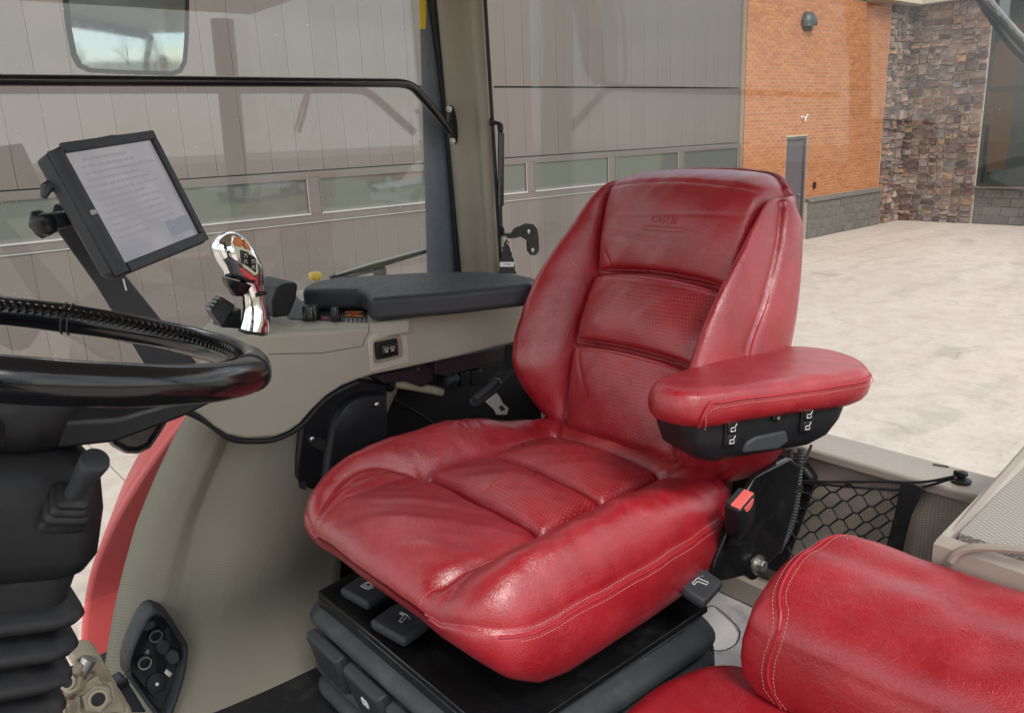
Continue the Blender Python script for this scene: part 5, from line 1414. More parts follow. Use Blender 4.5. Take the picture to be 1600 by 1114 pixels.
MB().lathe(dc, (0, -1, 0), [(0, .019), (.006, .019), (.008, .015)], 24).build('round_plug', M['rubber'], sp, smooth=True)
MB().ball(dc+Vector((0, -.009, 0)), .0035).build('plug_stud', M['white'], sp)
for (u, v) in ((234, 1022), (262, 1050)): MB().obox(P(u, v, y=YQ+.005), (.004, 0, -.006), (0, -.003, 0), (.003, 0, .003)).build('terminal', M['steel'], sp)
MB().tube([P(218, 1033, y=YQ-.008), P(207, 1046, y=YQ-.02), P(192, 1062, y=YQ-.03)], .0008, 5).build('cap_tether', M['black'], sp)

# the socket panel follows the trim surface
for o in [c for c in sp.children_recursive]:
    wl = worldloc(o)
    for v in o.data.vertices:
        x_, z_ = wl.x+v.co.x, wl.z+v.co.z
        v.co.y += arch_surf(x_, z_, 0.085)-1.552-0.014
# ================================================================== MONITOR
mn = empty('display_monitor', (0.36, 1.31, 2.30)); tag(mn, 'dark grey touchscreen display on a slanted post above the console', 'monitor')
mC = Vector((0.365, 1.307, 2.481)); mr = Vector((0.73, 0.67, 0.07)).normalized(); mu = Vector((-0.27, 0.2, 0.94)); mu = (mu-mr*mu.dot(mr)).normalized(); mnn = mr.cross(mu)
if mnn.y > 0: mnn = -mnn
def MQ(a, b, c=0.0): return mC+mr*a+mu*b+mnn*c
# housing: fat left grip edge, thin other edges
hz = [(-.140, .084), (-.10, .093), (.02, .098), (.118, .090), (.124, .084), (.124, -.090), (.118, -.098), (-.128, -.096), (-.138, -.088)]
fr_i = [(-.1075, .08), (.1075, .08), (.1075, -.08), (-.1075, -.08)]
body = MB(); body.loft([[MQ(a*.86+.01, b*.86, -.036) for a, b in hz], [MQ(a*.97, b*.97, -.018) for a, b in hz], [MQ(a, b, .004) for a, b in hz]]); body.build('housing', M['charcoal'], mn, bevel=.004, seg=2)
# bezel ring raised round the screen
bz = MB(); t_ = .012
def bar(a0, b0, a1, b1): bz.loft([[MQ(a, b, h) for a, b in ((a0, b0), (a1, b0), (a1, b1), (a0, b1))] for h in (.0035, .010)])
bar(-.1075, .0801, .1225, .094); bar(-.1075, -.095, .1225, -.0801); bar(.1076, -.080, .1222, .080)
bz.build('bezel', M['charcoal'], mn, bevel=.0015)
gr_ = [(-.158, .0, ), ]
lb_ = MB(); lb_.loft([[MQ(-.1385, b, .0041), MQ(-.134, b, .010), MQ(-.125, b, .013), MQ(-.113, b, .011), MQ(-.1078, b, .0041)] for b in np.linspace(-.092, .086, 6)])
lb_.build('grip_edge', M['charcoal'], mn, bevel=.001, smooth=True)
n = NB('display_screen')
sx = n.n('ShaderNodeSeparateXYZ'); tcg = n.n('ShaderNodeTexCoord'); n.l(tcg.outputs['UV'], sx.inputs[0])
gc = n.mix(sx.outputs['Y'], (0.20, 0.19, 0.215), (0.27, 0.25, 0.265))
pat = n.noise(3.2, 3, 0.5, tcg.outputs['UV']); gc = n.mix(n.ramp(pat, [(0.42, 0), (0.58, 0.45)]), gc, (0.34, 0.31, 0.30))
n.set(Base_Color=(0.05, 0.05, 0.055), Roughness=0.25, Emission_Color=gc, Emission_Strength=0.42)
M['screen'] = n.m
so_ = MB().add([MQ(-.1075, -.08, .0045), MQ(.1075, -.08, .0045), MQ(.1075, .08, .0045), MQ(-.1075, .08, .0045)], [(0, 1, 2, 3)]).build('screen', M['screen'], mn)
uv = so_.data.uv_layers.new(name='UVMap')
for li, c in zip(range(4), ((0, 0), (1, 0), (1, 1), (0, 1))): uv.data[li].uv = c
n = NB('screen_print'); n.set(Base_Color=(0.05, 0.05, 0.06), Emission_Color=(0.262, 0.247, 0.262), Emission_Strength=0.42); M['screenprint'] = n.m
pr = MB()
random.seed(5)
for k in range(13):
    yb = .066-.0095*k; x0 = -.088+random.choice((0, 0, .01)); 
    while x0 < random.uniform(.02, .085):
        w = random.uniform(.008, .028); pr.add([MQ(x0, yb, .0049), MQ(x0+w, yb, .0049), MQ(x0+w, yb+.0034, .0049), MQ(x0, yb+.0034, .0049)], [(0, 1, 2, 3)]); x0 += w+.004
pr.build('screen_text', M['screenprint'], so_)
n = NB('screen_panel'); n.set(Base_Color=(0.05, 0.05, 0.06), Emission_Color=(0.19, 0.20, 0.225), Emission_Strength=0.42); M['screenpanel'] = n.m
MB().add([MQ(.035, -.07, .0049), MQ(.10, -.07, .0049), MQ(.10, -.045, .0049), MQ(.035, -.045, .0049)], [(0, 1, 2, 3)]).build('screen_box', M['screenpanel'], so_)
lc_ = MQ(-.124, -.004, .0128); MB().obox(lc_, mr*.006, mu*.0035, mnn*.001).build('brightness_key', M['lip'], mn, bevel=.0008)
# clip and clamp knob behind
MB().tube([MQ(-.118, .050, -.015), MQ(-.140, .046, -.022), MQ(-.147, .036, -.026)], [.010, .008, .004], 8).build('latch', M['charcoal'], mn, smooth=True)
kc = MQ(-.122, .008, -.055)
kk = MB(); n_ = 30
ax_ = (-mr*0.8-mnn*0.3).normalized(); e1 = mu; e2 = ax_.cross(e1)
kk.loft([[kc+ax_*h+(e1*math.cos(2*math.pi*q/n_)+e2*math.sin(2*math.pi*q/n_))*r*(1+.12*math.cos(5*2*math.pi*q/n_)) for q in range(n_)] for h, r in ((0, .012), (.004, .017), (.017, .018), (.023, .012))])
kk.build('clamp_knob', M['black'], mn, smooth=True, auto=50)
# slanted post: flat bar from behind the screen down to the console
MB().tube([MQ(-.05, -.0, -.045), MQ(-.125, .008, -.053)], .012, 10).build('clamp_arm', M['charcoal'], mn, smooth=True)
pw = [(86, 300), (72, 330), (120, 400), (180, 490), (222, 560), (300, 560), (236, 480), (195, 430), (160, 330)]
post = MB().prism([P(u, v, y=1.475) for u, v in ((84, 318), (76, 345), (150, 448), (222, 565), (240, 600), (330, 600), (284, 546), (236, 487), (190, 430), (150, 380), (110, 330))], (0.01, .018, 0)); post.build('post', M['charcoal'], mn, bevel=.004)
ch = MB()
for k in range(9): ch.ball(P(193+1.1*k*.5, 437+2.0*k, y=1.40), .0016, nu=6, nv=5)
ch.build('bead_chain', M['steel'], mn, smooth=True)

# ================================================================== STEERING WHEEL AND COLUMN
TW = 0.282; WC = Vector((0.128, 0.925, 2.374)); WR = 0.225
wu = Vector((math.cos(TW), 0, -math.sin(TW))); wv = Vector((0, 1, 0)); wn = Vector((math.sin(TW), 0, math.cos(TW)))
def WP(a, r, h=0.0): return WC+(wu*math.cos(a)+wv*math.sin(a))*r+wn*h
stw = empty('steering_wheel', WC-wn*.08); tag(stw, 'black leather-wrapped steering wheel with laced inner seam', 'steering wheel')
rings = []; NT, NS = 200, 24; RT = 0.0195
for i in range(NT):
    a = 2*math.pi*i/NT; rr_ = RT*(1+.015*math.sin(a*7)+.01*math.sin(a*17))
    rings.append([WP(a, WR+rr_*math.cos(2*math.pi*k/NS), rr_*.95*math.sin(2*math.pi*k/NS)) for k in range(NS)])
tr = MB(); tr.loft(rings+[rings[0]], False); rim_ = tr.build('rim', M['wheel'], stw, smooth=True, auto=80)
# lacing: V-shaped thread pairs along the inner, upper side
lc2 = MB(); NL = 150
phi0 = math.radians(152)
def TP(a, phi, e=0.0): return WP(a, WR+(RT+e)*math.cos(phi), (RT+e)*.95*math.sin(phi))
for i in range(NL):
    a = 2*math.pi*i/NL; da = 2*math.pi/NL
    for sg_ in (1, -1):
        lc2.tube([TP(a, phi0, .0012), TP(a+da*.45, phi0+sg_*.17, .0018), TP(a+da*.8, phi0+sg_*.36, -.0006)], [.0022, .0026, .0014], 6)
lc2.build('lacing', M['wheel'], stw, smooth=True)
# wrap seams round the rim
for a in (68, 66, -32, 190):
    MB().tube([TP(math.radians(a), p, .0008) for p in np.linspace(0, 2*math.pi, 25)], .0014, 6, cap=False).build('wrap_seam', M['charcoal'], stw, smooth=True)
# spokes and hub
def spoke(a0, w=.034, drop=.078):
    rg_ = []
    for r, hh, ww, th in ((.05, -drop, w*1.25, .020), (.10, -drop*.9, w*1.1, .018), (.16, -drop*.55, w*.95, .014), (.215, -.010, w*.8, .010)):
        c = WP(a0, r, hh); t = (-wu*math.sin(a0)+wv*math.cos(a0))
        rg_.append([c+t*ww+wn*th*.3, c+t*ww*.6+wn*th, c-t*ww*.6+wn*th, c-t*ww+wn*th*.3, c-t*ww-wn*th, c+t*ww-wn*th])
    MB().loft(rg_).build('spoke', M['black'], stw, bevel=.003, smooth=True)
for a in (-20, 100, 220): spoke(math.radians(a))
MB().lathe(WC-wn*.104, wn, [(0, .056), (.01, .066), (.03, .070), (.05, .066), (.062, .052), (.068, .03)], 40).build('hub', M['black'], stw, smooth=True, auto=50)

clm = empty('steering_column', WC-wn*.6); tag(clm, 'black steering column with ribbed rubber boot below the wheel', 'steering column')
def col_ring(h, hx, hy, r, n=7, sx=0.0):
    base = WC-wn*h; out = []
    for (a, b_, z_) in rrect(0, 0, hx, hy, r, 0, n): out.append(base+wu*(a+sx)+wv*b_)
    return out
MB().loft([col_ring(.100, .050, .05, .035), col_ring(.106, .066, .062, .03), col_ring(.125, .078, .072, .028), col_ring(.16, .084, .077, .028), col_ring(.208, .084, .077, .028), col_ring(.226, .076, .072, .03), col_ring(.232, .062, .064, .03)]).build('column_shroud', M['black'], clm, smooth=True, auto=50)
MB().loft([col_ring(.226, .070, .068, .03), col_ring(.245, .067, .066, .03), col_ring(.262, .064, .064, .03)]).build('lower_collar', M['rubber'], clm, smooth=True, auto=50)
rg2 = []
h_ = .256
while h_ < .60:
    s_ = (h_-.256)/.34
    for dh, e_ in ((0, -.016), (.005, -.006), (.011, .006), (.017, .009), (.023, .006), (.028, -.008), (.0335, -.018)): rg2.append(col_ring(h_+dh, .071+e_-.014*s_, .071+e_-.014*s_, .032))
    h_ += .034
MB().loft(rg2).build('ribbed_boot', M['rubber'], clm, smooth=True, auto=70)
# control stalk with its own square bellows
sk = empty('column_stalk', P(100, 790, y=.83)); tag(sk, 'stubby black lever with square rubber gaiter on the steering column', 'stalk')
d0, d1 = P(101, 792, y=.853), P(134, 742, y=.81); ad = (d1-d0).normalized()
e1 = Vector((0, 1, 0)); e1 = (e1-ad*e1.dot(ad)).normalized(); e2 = ad.cross(e1)
def sq(c, s_, r=.35, n=5):
    return [c+e1*a+e2*b_ for a, b_, z_ in rrect(0, 0, s_, s_, s_*r, 0, n)]
L_ = (d1-d0).length
g_ = []
for h, s_ in ((-.012, .022), (-.004, .023), (0, .020), (.003, .021), (.007, .0205), (.009, .0168), (.012, .0175), (.016, .017), (.018, .0135), (.021, .0143), (.025, .0138), (.027, .009)): g_.append(sq(d0+ad*h, s_))
MB().loft(g_).build('gaiter', M['rubber'], sk, smooth=True, auto=60)
MB().lathe(d0+ad*.026, ad, [(0, .0085), (L_*.45, .0095), (L_*.75, .0125), (L_*.97, .0135), (L_*1.03, .0125), (L_*1.05, .009)], 22).build('stalk_grip', M['charcoal'], sk, smooth=True, auto=50)
# black tongue-shaped pod hanging at the front of the console
tp = empty('hanging_pod', P(215, 660, y=1.40)); tag(tp, 'smooth black tongue-shaped pod hanging beneath the steering wheel spoke', 'pod')
to = [(150, 600), (160, 680), (175, 698), (195, 708), (215, 709), (235, 700), (250, 678), (275, 636), (300, 600)]
MB().loft([[P(u, v, y=1.42) for u, v in to], [P(u, v, y=1.40) for u, v in to], [P(215+(u-215)*.86, 650+(v-650)*.9, y=1.385) for u, v in to]]).build('pod_shell', M['blackgloss'], tp, bevel=.006, smooth=True)

# ================================================================== SAND-COLOURED HYDRAULIC FITTINGS (bottom left)
hv = empty('hydraulic_block', P(140, 1114, y=1.30)); tag(hv, 'dusty sand-coloured valve block with hex fittings beside the column boot', 'valve block')
YV = 1.28
MB().prism([P(u, v, y=YV) for u, v in ((112, 1026), (140, 1019), (155, 1021), (182, 1068), (200, 1114), (170, 1114), (150, 1070), (135, 1045), (118, 1048))], (0, .05, 0)).build('bent_plate', M['khaki'], hv, bevel=.004)
def hexfit(u, v, r, ax, n=6, y=YV-.02, mat='khaki', h=.03):
    c = P(u, v, y=y); ax = Vector(ax).normalized()
    o = MB(); o.lathe(c-ax*h*.5, ax, [(0, r*1.25), (.004, r*1.28), (.0041, r), (h*.8, r), (h*.95, r*.88)], n); o.build('hex_fitting', M[mat], hv, bevel=.0012)
    o = MB(); o.lathe(c+ax*h*.46, ax, [(0, r*.62), (.008, r*.62), (.0081, r*.45)], 16); o.build('port', M['khaki'], hv, smooth=True)
    MB().lathe(c+ax*(h*.46+.0083), ax, [(0, r*.44), (.0003, r*.43)], 16).build('port_bore', M['blackvoid'], hv)
hexfit(152, 1090, .023, (-.1, -1, .5)); hexfit(117, 1066, .018, (-.5, -.6, .6), y=YV-.01); hexfit(100, 1106, .017, (-.5, -.8, .4)); hexfit(133, 1085, .014, (.2, -1, .7), y=YV+.01)
MB().tube([P(133, 1035, y=YV-.01), P(124, 1052, y=YV-.01), P(112, 1075, y=YV-.012), P(104, 1095, y=YV-.012)], [.012, .013, .010, .009], 12).build('hose_barb', M['rust'], hv, smooth=True)
MB().tube([P(140, 1028, y=YV-.012), P(126, 1054, y=YV-.012)], .011, 12).build('threaded_pipe', M['bolt'], hv, smooth=True)
MB().obox(P(143, 1066, y=YV-.01), (.012, 0, .003), (0, .01, 0), (-.003, 0, .010)).build('lug', M['khaki'], hv, bevel=.002)
MB().box(tuple(P(80, 1160, y=YV)), tuple(P(190, 1100, y=YV+.08))).build('block_body', M['khaki'], hv, bevel=.006)
# small black pedal arm beside it
pa = empty('pedal_arm', P(200, 1090, y=1.36)); tag(pa, 'short black bracket arm between the valve block and socket panel', 'bracket')
MB().prism([P(u, v, y=1.38) for u, v in ((180, 1072), (196, 1063), (206, 1075), (230, 1114), (190, 1114))], (0, .04, 0)).build('arm', M['charcoal'], pa, bevel=.004)
MB().prism([P(u, v, y=1.375) for u, v in ((181, 1068), (200, 1060), (204, 1070), (184, 1082))], (0, .012, 0)).build('clip', M['black'], pa, bevel=.003)

# ================================================================== PASSENGER SEAT (folded)
ps = empty('passenger_seat', (1.0, 0.35, 1.45)); tag(ps, 'folded red leather passenger seat with creased top beside the driver seat', 'seat')
pb_out = [(0.856, 0.535), (0.860, 0.40), (0.866, 0.25), (0.872, 0.10), (0.90, 0.055), (0.98, 0.045), (1.06, 0.06), (1.085, 0.11), (1.088, 0.25), (1.085, 0.40), (1.080, 0.505), (1.055, 0.548), (1.0, 0.565), (0.92, 0.567), (0.872, 0.561)]
def h_ps(p, rho):
    x, y = p[:, 0], p[:, 1]
    z = 1.915+0.052*np.clip((x-0.85)/0.23, 0, 1)+0.016*np.sin(np.clip((x-0.86)/0.22, 0, 1)*math.pi)
    z -= 0.006*np.exp(-((x-1.005)/0.025)**2)
    r = 0.036; k = np.clip((r-rho)/r, 0, 1); z -= r*0.95*(1-np.sqrt(np.clip(1-k*k, 0, 1)))
    return z+wob(p, 33, 0.0014)
def side_p(oc, eh):
    out = []; c = np.array((0.97, 0.30)); d = oc-c; d /= np.linalg.norm(d, axis=1)[:, None]; zb = np.full(len(eh), 1.775)
    for f, o_ in ((.05, .002), (.2, .006), (.45, .008), (.7, .004), (.9, -.012), (1, -.035)): out.append((oc+d*o_, eh+(zb-eh)*f))
    return out
pts, fs, ocp, ehp, allpp, hsp = pillow_mesh(pb_out, (0.97, 0.30), h_ps, lambda a, b, h: (a, b, h), side_p, 90, 320)
pbk = build_pillow('folded_backrest', pts, fs, M['leather'], ps)
def surf_p(x, y):
    q = np.array([[x, y]]); return float(h_ps(q, np.array([np.min(np.linalg.norm(ocp-q, axis=1))]))[0])
def ps_seam(off):
    top = [(1.072+off*.2, .505-off), (1.05, .532-off), (1.0, .541-off), (.94, .540-off), (.905, .534-off), (.884+off*.3, .524-off), (.874+off*.5, .515-off), (.867+off*.3, .511-off), (.862+off*.15, .509-off), (.8588+off*.05, .5085-off)]
    top = [(a, b, surf_p(a, b)+.0008) for a, b in np.array(spline(top, 6))]
    k_ = int(np.argmin(np.linalg.norm(ocp-np.array((.8568, .508-off)), axis=1)))
    dn = [(q[0][0]-.0008, q[0][1], hh[0]) for q, hh in side_p(ocp[k_:k_+1], ehp[k_:k_+1])[:-1]]
    return top+dn
sp0 = ps_seam(0.0)
MB().tube(spline(sp0[::3]+[sp0[-1]], 4), .0024, 8).build('piping', M['piping'], pbk, smooth=True)
stitches('stitching', ps_seam(.009), (-.5, .1, .8), pbk, .006)
stitches('stitching', ps_seam(-.008), (-.4, .4, .8), pbk, .006)
pc_out = [(0.665, 0.53), (0.675, 0.612), (0.705, 0.660), (0.765, 0.676), (0.84, 0.672), (0.905, 0.648), (0.945, 0.58), (0.955, 0.40), (0.95, 0.20), (0.92, 0.10), (0.80, 0.08), (0.71, 0.10), (0.685, 0.20), (0.678, 0.36)]
def h_pc(p, rho):
    z = 1.783+0*p[:, 0]-0.012*np.clip((p[:, 1]-.5)/.15, 0, 1); r = .045; k = np.clip((r-rho)/r, 0, 1); z = z-r*.95*(1-np.sqrt(np.clip(1-k*k, 0, 1)))
    return z+wob(p, 30, .0012)
def side_pc(oc, eh):
    out = []; c = np.array((.82, .37)); d = oc-c; d /= np.linalg.norm(d, axis=1)[:, None]; zb = np.full(len(eh), 1.64)
    for f, o_ in ((.05, .002), (.25, .006), (.5, .006), (.8, -.004), (1, -.03)): out.append((oc+d*o_, eh+(zb-eh)*f))
    return out
pts, fs, ocq, ehq, _, _ = pillow_mesh(pc_out, (.82, .37), h_pc, lambda a, b, h: (a, b, h), side_pc, 60, 260)
pcu = build_pillow('seat_cushion', pts, fs, M['leather_soft'], ps)
e = edge_run(ocq, ehq, lambda p: p[1] > .55, (.95, .55))
MB().tube(spline([(p[0], p[1]+.002, h-.004) for p, h in e][::4], 4), .0024, 8).build('piping', M['piping'], pcu, smooth=True)
MB().box((0.72, 0.10, 1.455), (1.05, 0.56, 1.645)).build('seat_box', M['black'], ps, bevel=.01)
MB().box((0.90, 0.14, 1.66), (1.09, 0.53, 1.78)).build('fold_hinge', M['darkvoid'], ps, bevel=.008)

# ================================================================== LEFT REAR TRIM, NET, CONDUIT
lt = empty('left_arch_trim', (1.3, 0.2, 1.5)); tag(lt, 'pale beige wheel-arch trim with perforated top behind the passenger seat', 'trim panel')
a, b_ = P(1478, 832, y=.40), P(1640, 652, y=.40)
ZA = a.z
MB().prism([(a.x+.02, .39, ZA-.004), (1.62, .39, b_.z-.012), (1.62, .02, b_.z-.02), (a.x+.02, .02, ZA-.012)], (0, 0, -.03)).build('perforated_top', M['mesh'], lt)
fr3 = MB(); fr3.prism([P(1470, 868, y=.41), P(1474, 838, y=.41), P(1482, 826, y=.41), P(1640, 648, y=.41), P(1640, 690, y=.41), P(1502, 838, y=.41), P(1494, 852, y=.41), P(1492, 872, y=.41)], (0, -.02, 0)); fr3.build('edge_frame', M['beigelight'], lt, bevel=.006, seg=3)
MB().loft([[Vector((a.x-.002, y, ZA-.006+dz)) for y in np.linspace(.405, .02, 8)] for dz in (.002,)]+[[Vector((a.x-.012, y, ZA-.016)) for y in np.linspace(.41, .02, 8)], [Vector((a.x-.010, y, ZA-.10)) for y in np.linspace(.41, .02, 8)], [Vector((a.x+.0, y, ZA-.45)) for y in np.linspace(.41, .02, 8)]], False, closed=False).build('front_face', M['beigelight'], lt, smooth=True)
MB().prism([(a.x+.0, .412, ZA-.016), (1.46, .412, b_.z-.03), (1.46, .412, 1.46), (a.x+.0, .412, 1.46)], (0, -.012, 0)).build('inner_side', M['beige'], lt)
rim3 = spline([P(1486, 876, x=a.x-.014), P(1500, 862, x=a.x-.014), P(1535, 855, x=a.x-.014), P(1640, 862, x=a.x-.014)], 6)
MB().tube(rim3, .006, 8).build('lip_bead', M['beigelight'], lt, smooth=True)

# elastic storage net
net = empty('storage_net', P(1380, 820, x=1.445)); tag(net, 'black elastic storage net stretched across the cloth panel', 'net')
XN = 1.438
def N(u, v, dx=0.0): return P(u, v, x=XN-dx)
nb = MB()
# diamond mesh: two families of strands
TL, TR = (1240, 752), (1420, 768); BL_, BR_ = (1225, 870), (1380, 878)
def grid(s_, t_):
    u0 = TL[0]+(TR[0]-TL[0])*s_; v0 = TL[1]+(TR[1]-TL[1])*s_; u1 = BL_[0]+(BR_[0]-BL_[0])*s_; v1 = BL_[1]+(BR_[1]-BL_[1])*s_
    return N(u0+(u1-u0)*t_, v0+(v1-v0)*t_+3*math.sin(s_*9+t_*5), .003*math.sin(s_*11+t_*7))
NX, NY = 5, 9
cw, chh = 1.0/4.2, 1.0/NY
def clipline(a, b):
    pts_ = [(a[0]+(b[0]-a[0])*q/4, a[1]+(b[1]-a[1])*q/4) for q in range(5)]
    pts_ = [p for p in pts_ if -.02 <= p[0] <= 1.02 and -.02 <= p[1] <= 1.05]
    if len(pts_) > 1: nb.tube([grid(*p) for p in pts_], .0019, 6)
for j_ in range(-1, NY+2):
    for i_ in range(-1, NX+2):
        ox = i_*cw+(cw/2 if j_ % 2 else 0); oy = j_*chh
        k1_, k2_ = (ox-.10*cw, oy), (ox+.10*cw, oy)          # short doubled twist
        clipline(k1_, k2_)
        clipline(k2_, (ox+cw/2-.10*cw, oy+chh)); clipline(k1_, (ox-cw/2+.10*cw, oy+chh))
nb.build('net_mesh', M['rubber'], net, smooth=True)
MB().tube(spline([N(1235, 750), N(1300, 753), N(1370, 752), N(1440, 753), N(1492, 744, -.006)], 5), .0026, 8).build('top_cord', M['rubber'], net, smooth=True)
MB().tube(spline([N(1235, 752), N(1290, 757), N(1360, 763), N(1425, 764), N(1492, 746, -.008)], 5), .0026, 8).build('top_cord', M['rubber'], net, smooth=True)
bq = [(1407, 754), (1424, 755), (1441, 762), (1436, 780), (1424, 805), (1412, 850), (1404, 900), (1370, 900), (1386, 846), (1398, 800), (1404, 770)]
MB().prism([N(u, v, .004) for u, v in bq], (.004, 0, 0)).build('end_band', M['rubber'], net, bevel=.0015)
hk = empty('net_hook', P(1500, 750, z=1.91)); tag(hk, 'round black hook button on the beige ledge holding the net cord', 'hook')
hc = P(1502, 752, z=1.908)
MB().lathe(hc, (0, 0, 1), [(0, .017), (.003, .017), (.005, .013), (.006, .007), (.012, .006), (.013, .010), (.018, .009)], 22).build('button', M['black'], hk, smooth=True, auto=50)
MB().obox(hc+Vector((-.004, .004, .014)), (.004, 0, 0), (0, .009, 0), (0, 0, .006)).build('hook_lip', M['black'], hk, bevel=.002)
lt2 = MB(); q0 = P(1470, 729, z=1.906); lt2.obox(q0, (.004, .002, 0), (-.004, .013, 0), (0, 0, .003)); o = lt2.build('ledge_clip', M['charcoal'], bevel=.001); tag(o, 'flat dark clip on the beige rear ledge near the hook', 'clip')

# wiring conduit behind the armrest
cd = empty('wiring_conduit', P(1232, 850, y=.77)); tag(cd, 'grey corrugated wiring conduit with cable tie behind the armrest', 'conduit')
def conduit(q, r, name):
    q = resample(spline(q, 12), .0016); rs = [r*(1.0 if (i//2) % 2 == 0 else .80) for i in range(len(q))]
    MB().tube([tuple(p) for p in q], rs, 10).build(name, M['greyrubber'], cd, smooth=False)
conduit([P(1252, 700, y=.765), P(1248, 740, y=.765), P(1243, 790, y=.765), P(1232, 830, y=.765), P(1215, 862, y=.765)], .0075, 'corrugated_tube')
conduit([P(1236, 700, y=.775), P(1234, 725, y=.775), P(1236, 760, y=.775)], .006, 'corrugated_tube')
MB().tube(spline([P(1268, 695, y=.76), P(1258, 718, y=.76), P(1240, 745, y=.76), P(1230, 775, y=.76), P(1222, 840, y=.76)], 8), .0028, 8).build('cable', M['rubber'], cd, smooth=True)
tz = P(1240, 764, y=.765); MB().obox(tz, (.013, 0, 0), (0, .011, 0), (0, 0, .0022)).build('cable_tie', M['black'], cd, bevel=.001)
MB().obox(tz+Vector((.013, -.006, 0)), (.004, 0, 0), (0, .004, 0), (0, 0, .004)).build('tie_head', M['black'], cd)
hs_ = empty('floor_hose', P(1110, 1020, z=1.47)); tag(hs_, 'thin black ribbed hose curling down by the seat bellows', 'hose')
q = resample(spline([P(1098, 985, z=1.58), P(1108, 1000, z=1.56), P(1112, 1020, z=1.53), P(1110, 1045, z=1.50)], 10), .0018)
MB().tube([tuple(p) for p in q], [.006*(1 if (i//2) % 2 else .8) for i in range(len(q))], 8).build('ribbed_hose', M['rubber'], hs_)

# ================================================================== BEHIND THE CAMERA (seen in the mirror and in window reflections)
def bare_tree(x, y, h, seed):
    r_ = random.Random(seed); t = empty('bare_tree', (x, y, 0)); tr = MB(); br = MB(); tips = []
    def grow(p, d, L, r, depth):
        q = [p]; dd = d
        for k in range(4):
            dd = (dd+Vector((r_.uniform(-1, 1), r_.uniform(-1, 1), r_.uniform(-.3, .7)))*.16).normalized(); q.append(q[-1]+dd*L/4)
        (tr if depth == 0 else br).tube(q, [r*(1-.12*k) for k in range(5)], 6 if depth < 2 else 4)
        if depth < 5:
            for k in range(r_.choice((2, 3, 3)) if depth else 4):
                a = r_.uniform(0, 6.28); sp = r_.uniform(.35, .8)
                e = dd.orthogonal().normalized(); f = dd.cross(e)
                nd = (dd+(e*math.cos(a)+f*math.sin(a))*sp).normalized()
                grow(q[-1] if k < 2 else q[r_.choice((2, 3))], nd, L*r_.uniform(.6, .8), r*r_.uniform(.45, .62), depth+1)
    grow(Vector((x, y, 0)), Vector((0, 0, 1)), h*.26, h*.018, 0)
    tr.build('trunk', M['bark'], t, smooth=True); br.build('crown', M['bark'], t)
    return t
spots = [(-16, -34, 11), (-25, -40, 13), (4, -46, 12), (-33, -33, 10), (-8, -52, 14), (-22, -55, 14)]
for i, (x, y, h) in enumerate(spots):
    tag(bare_tree(x, y, h, 20+i), 'leafless tree on the lawn %d metres tall, standing %s' % (h, ('nearest the pavement', 'behind the shorter trees', 'between two taller trees', 'alone at one end', 'deepest in the lawn', 'at the back of the row')[i]), 'tree', 'leafless trees on the lawn')

def pickup(x, y, paint, label):
    t = empty('parked_pickup', (x, y, 0)); tag(t, label, 'pickup')
    L, W_ = 5.4, 1.9
    prof = [(-2.7, .55), (-2.68, .95), (-2.55, 1.08), (-1.35, 1.14), (-0.75, 1.72), (-.6, 1.78), (.75, 1.80), (.95, 1.72), (1.05, 1.16), (2.66, 1.14), (2.7, .6), (2.3, .48), (2.2, .48), (2.05, .78), (1.75, .92), (1.4, .92), (1.1, .78), (.95, .45), (-1.1, .45), (-1.25, .78), (-1.55, .92), (-1.9, .92), (-2.2, .78), (-2.35, .48)]
    MB().prism([(x+a, y-W_/2, b) for a, b in prof], (0, W_, 0)).build('body', M[paint], t, bevel=.04)
    for sy in (-1, 1):
        for a in (-1.72, 1.58):
            w = MB().lathe((x+a, y+sy*(W_/2-.26), .40), (0, sy, 0), [(0, .30), (.02, .39), (.22, .39), (.25, .33)], 24).build('wheel', M['rubber'], t, smooth=True, auto=40)
            MB().lathe((x+a, y+sy*(W_/2-.005), .40), (0, sy, 0), [(0, .23), (.012, .21), (.013, .08)], 18).build('rim', M['steel'], w)
        yy = y+sy*(W_/2+.004)
        MB().prism([(x-1.1, yy, 1.2), (x-.68, yy, 1.66), (x-.1, yy, 1.68), (x-.1, yy, 1.2)], (0, sy*.006, 0)).build('side_glass', M['bigglass'], t)
        MB().prism([(x, yy, 1.2), (x, yy, 1.68), (x+.72, yy, 1.68), (x+.88, yy, 1.2)], (0, sy*.006, 0)).build('side_glass', M['bigglass'], t)
        MB().box((x-2.69, y+sy*.62-.16, .86), (x-2.72, y+sy*.62+.16, 1.02)).build('headlight', M['lip'], t)
pickup(17.5, -20.5, 'whitepaint', 'white pickup truck parked at the edge of the lawn')
pickup(25.5, -19.5, 'redpaint', 'red pickup truck parked beside the white one')

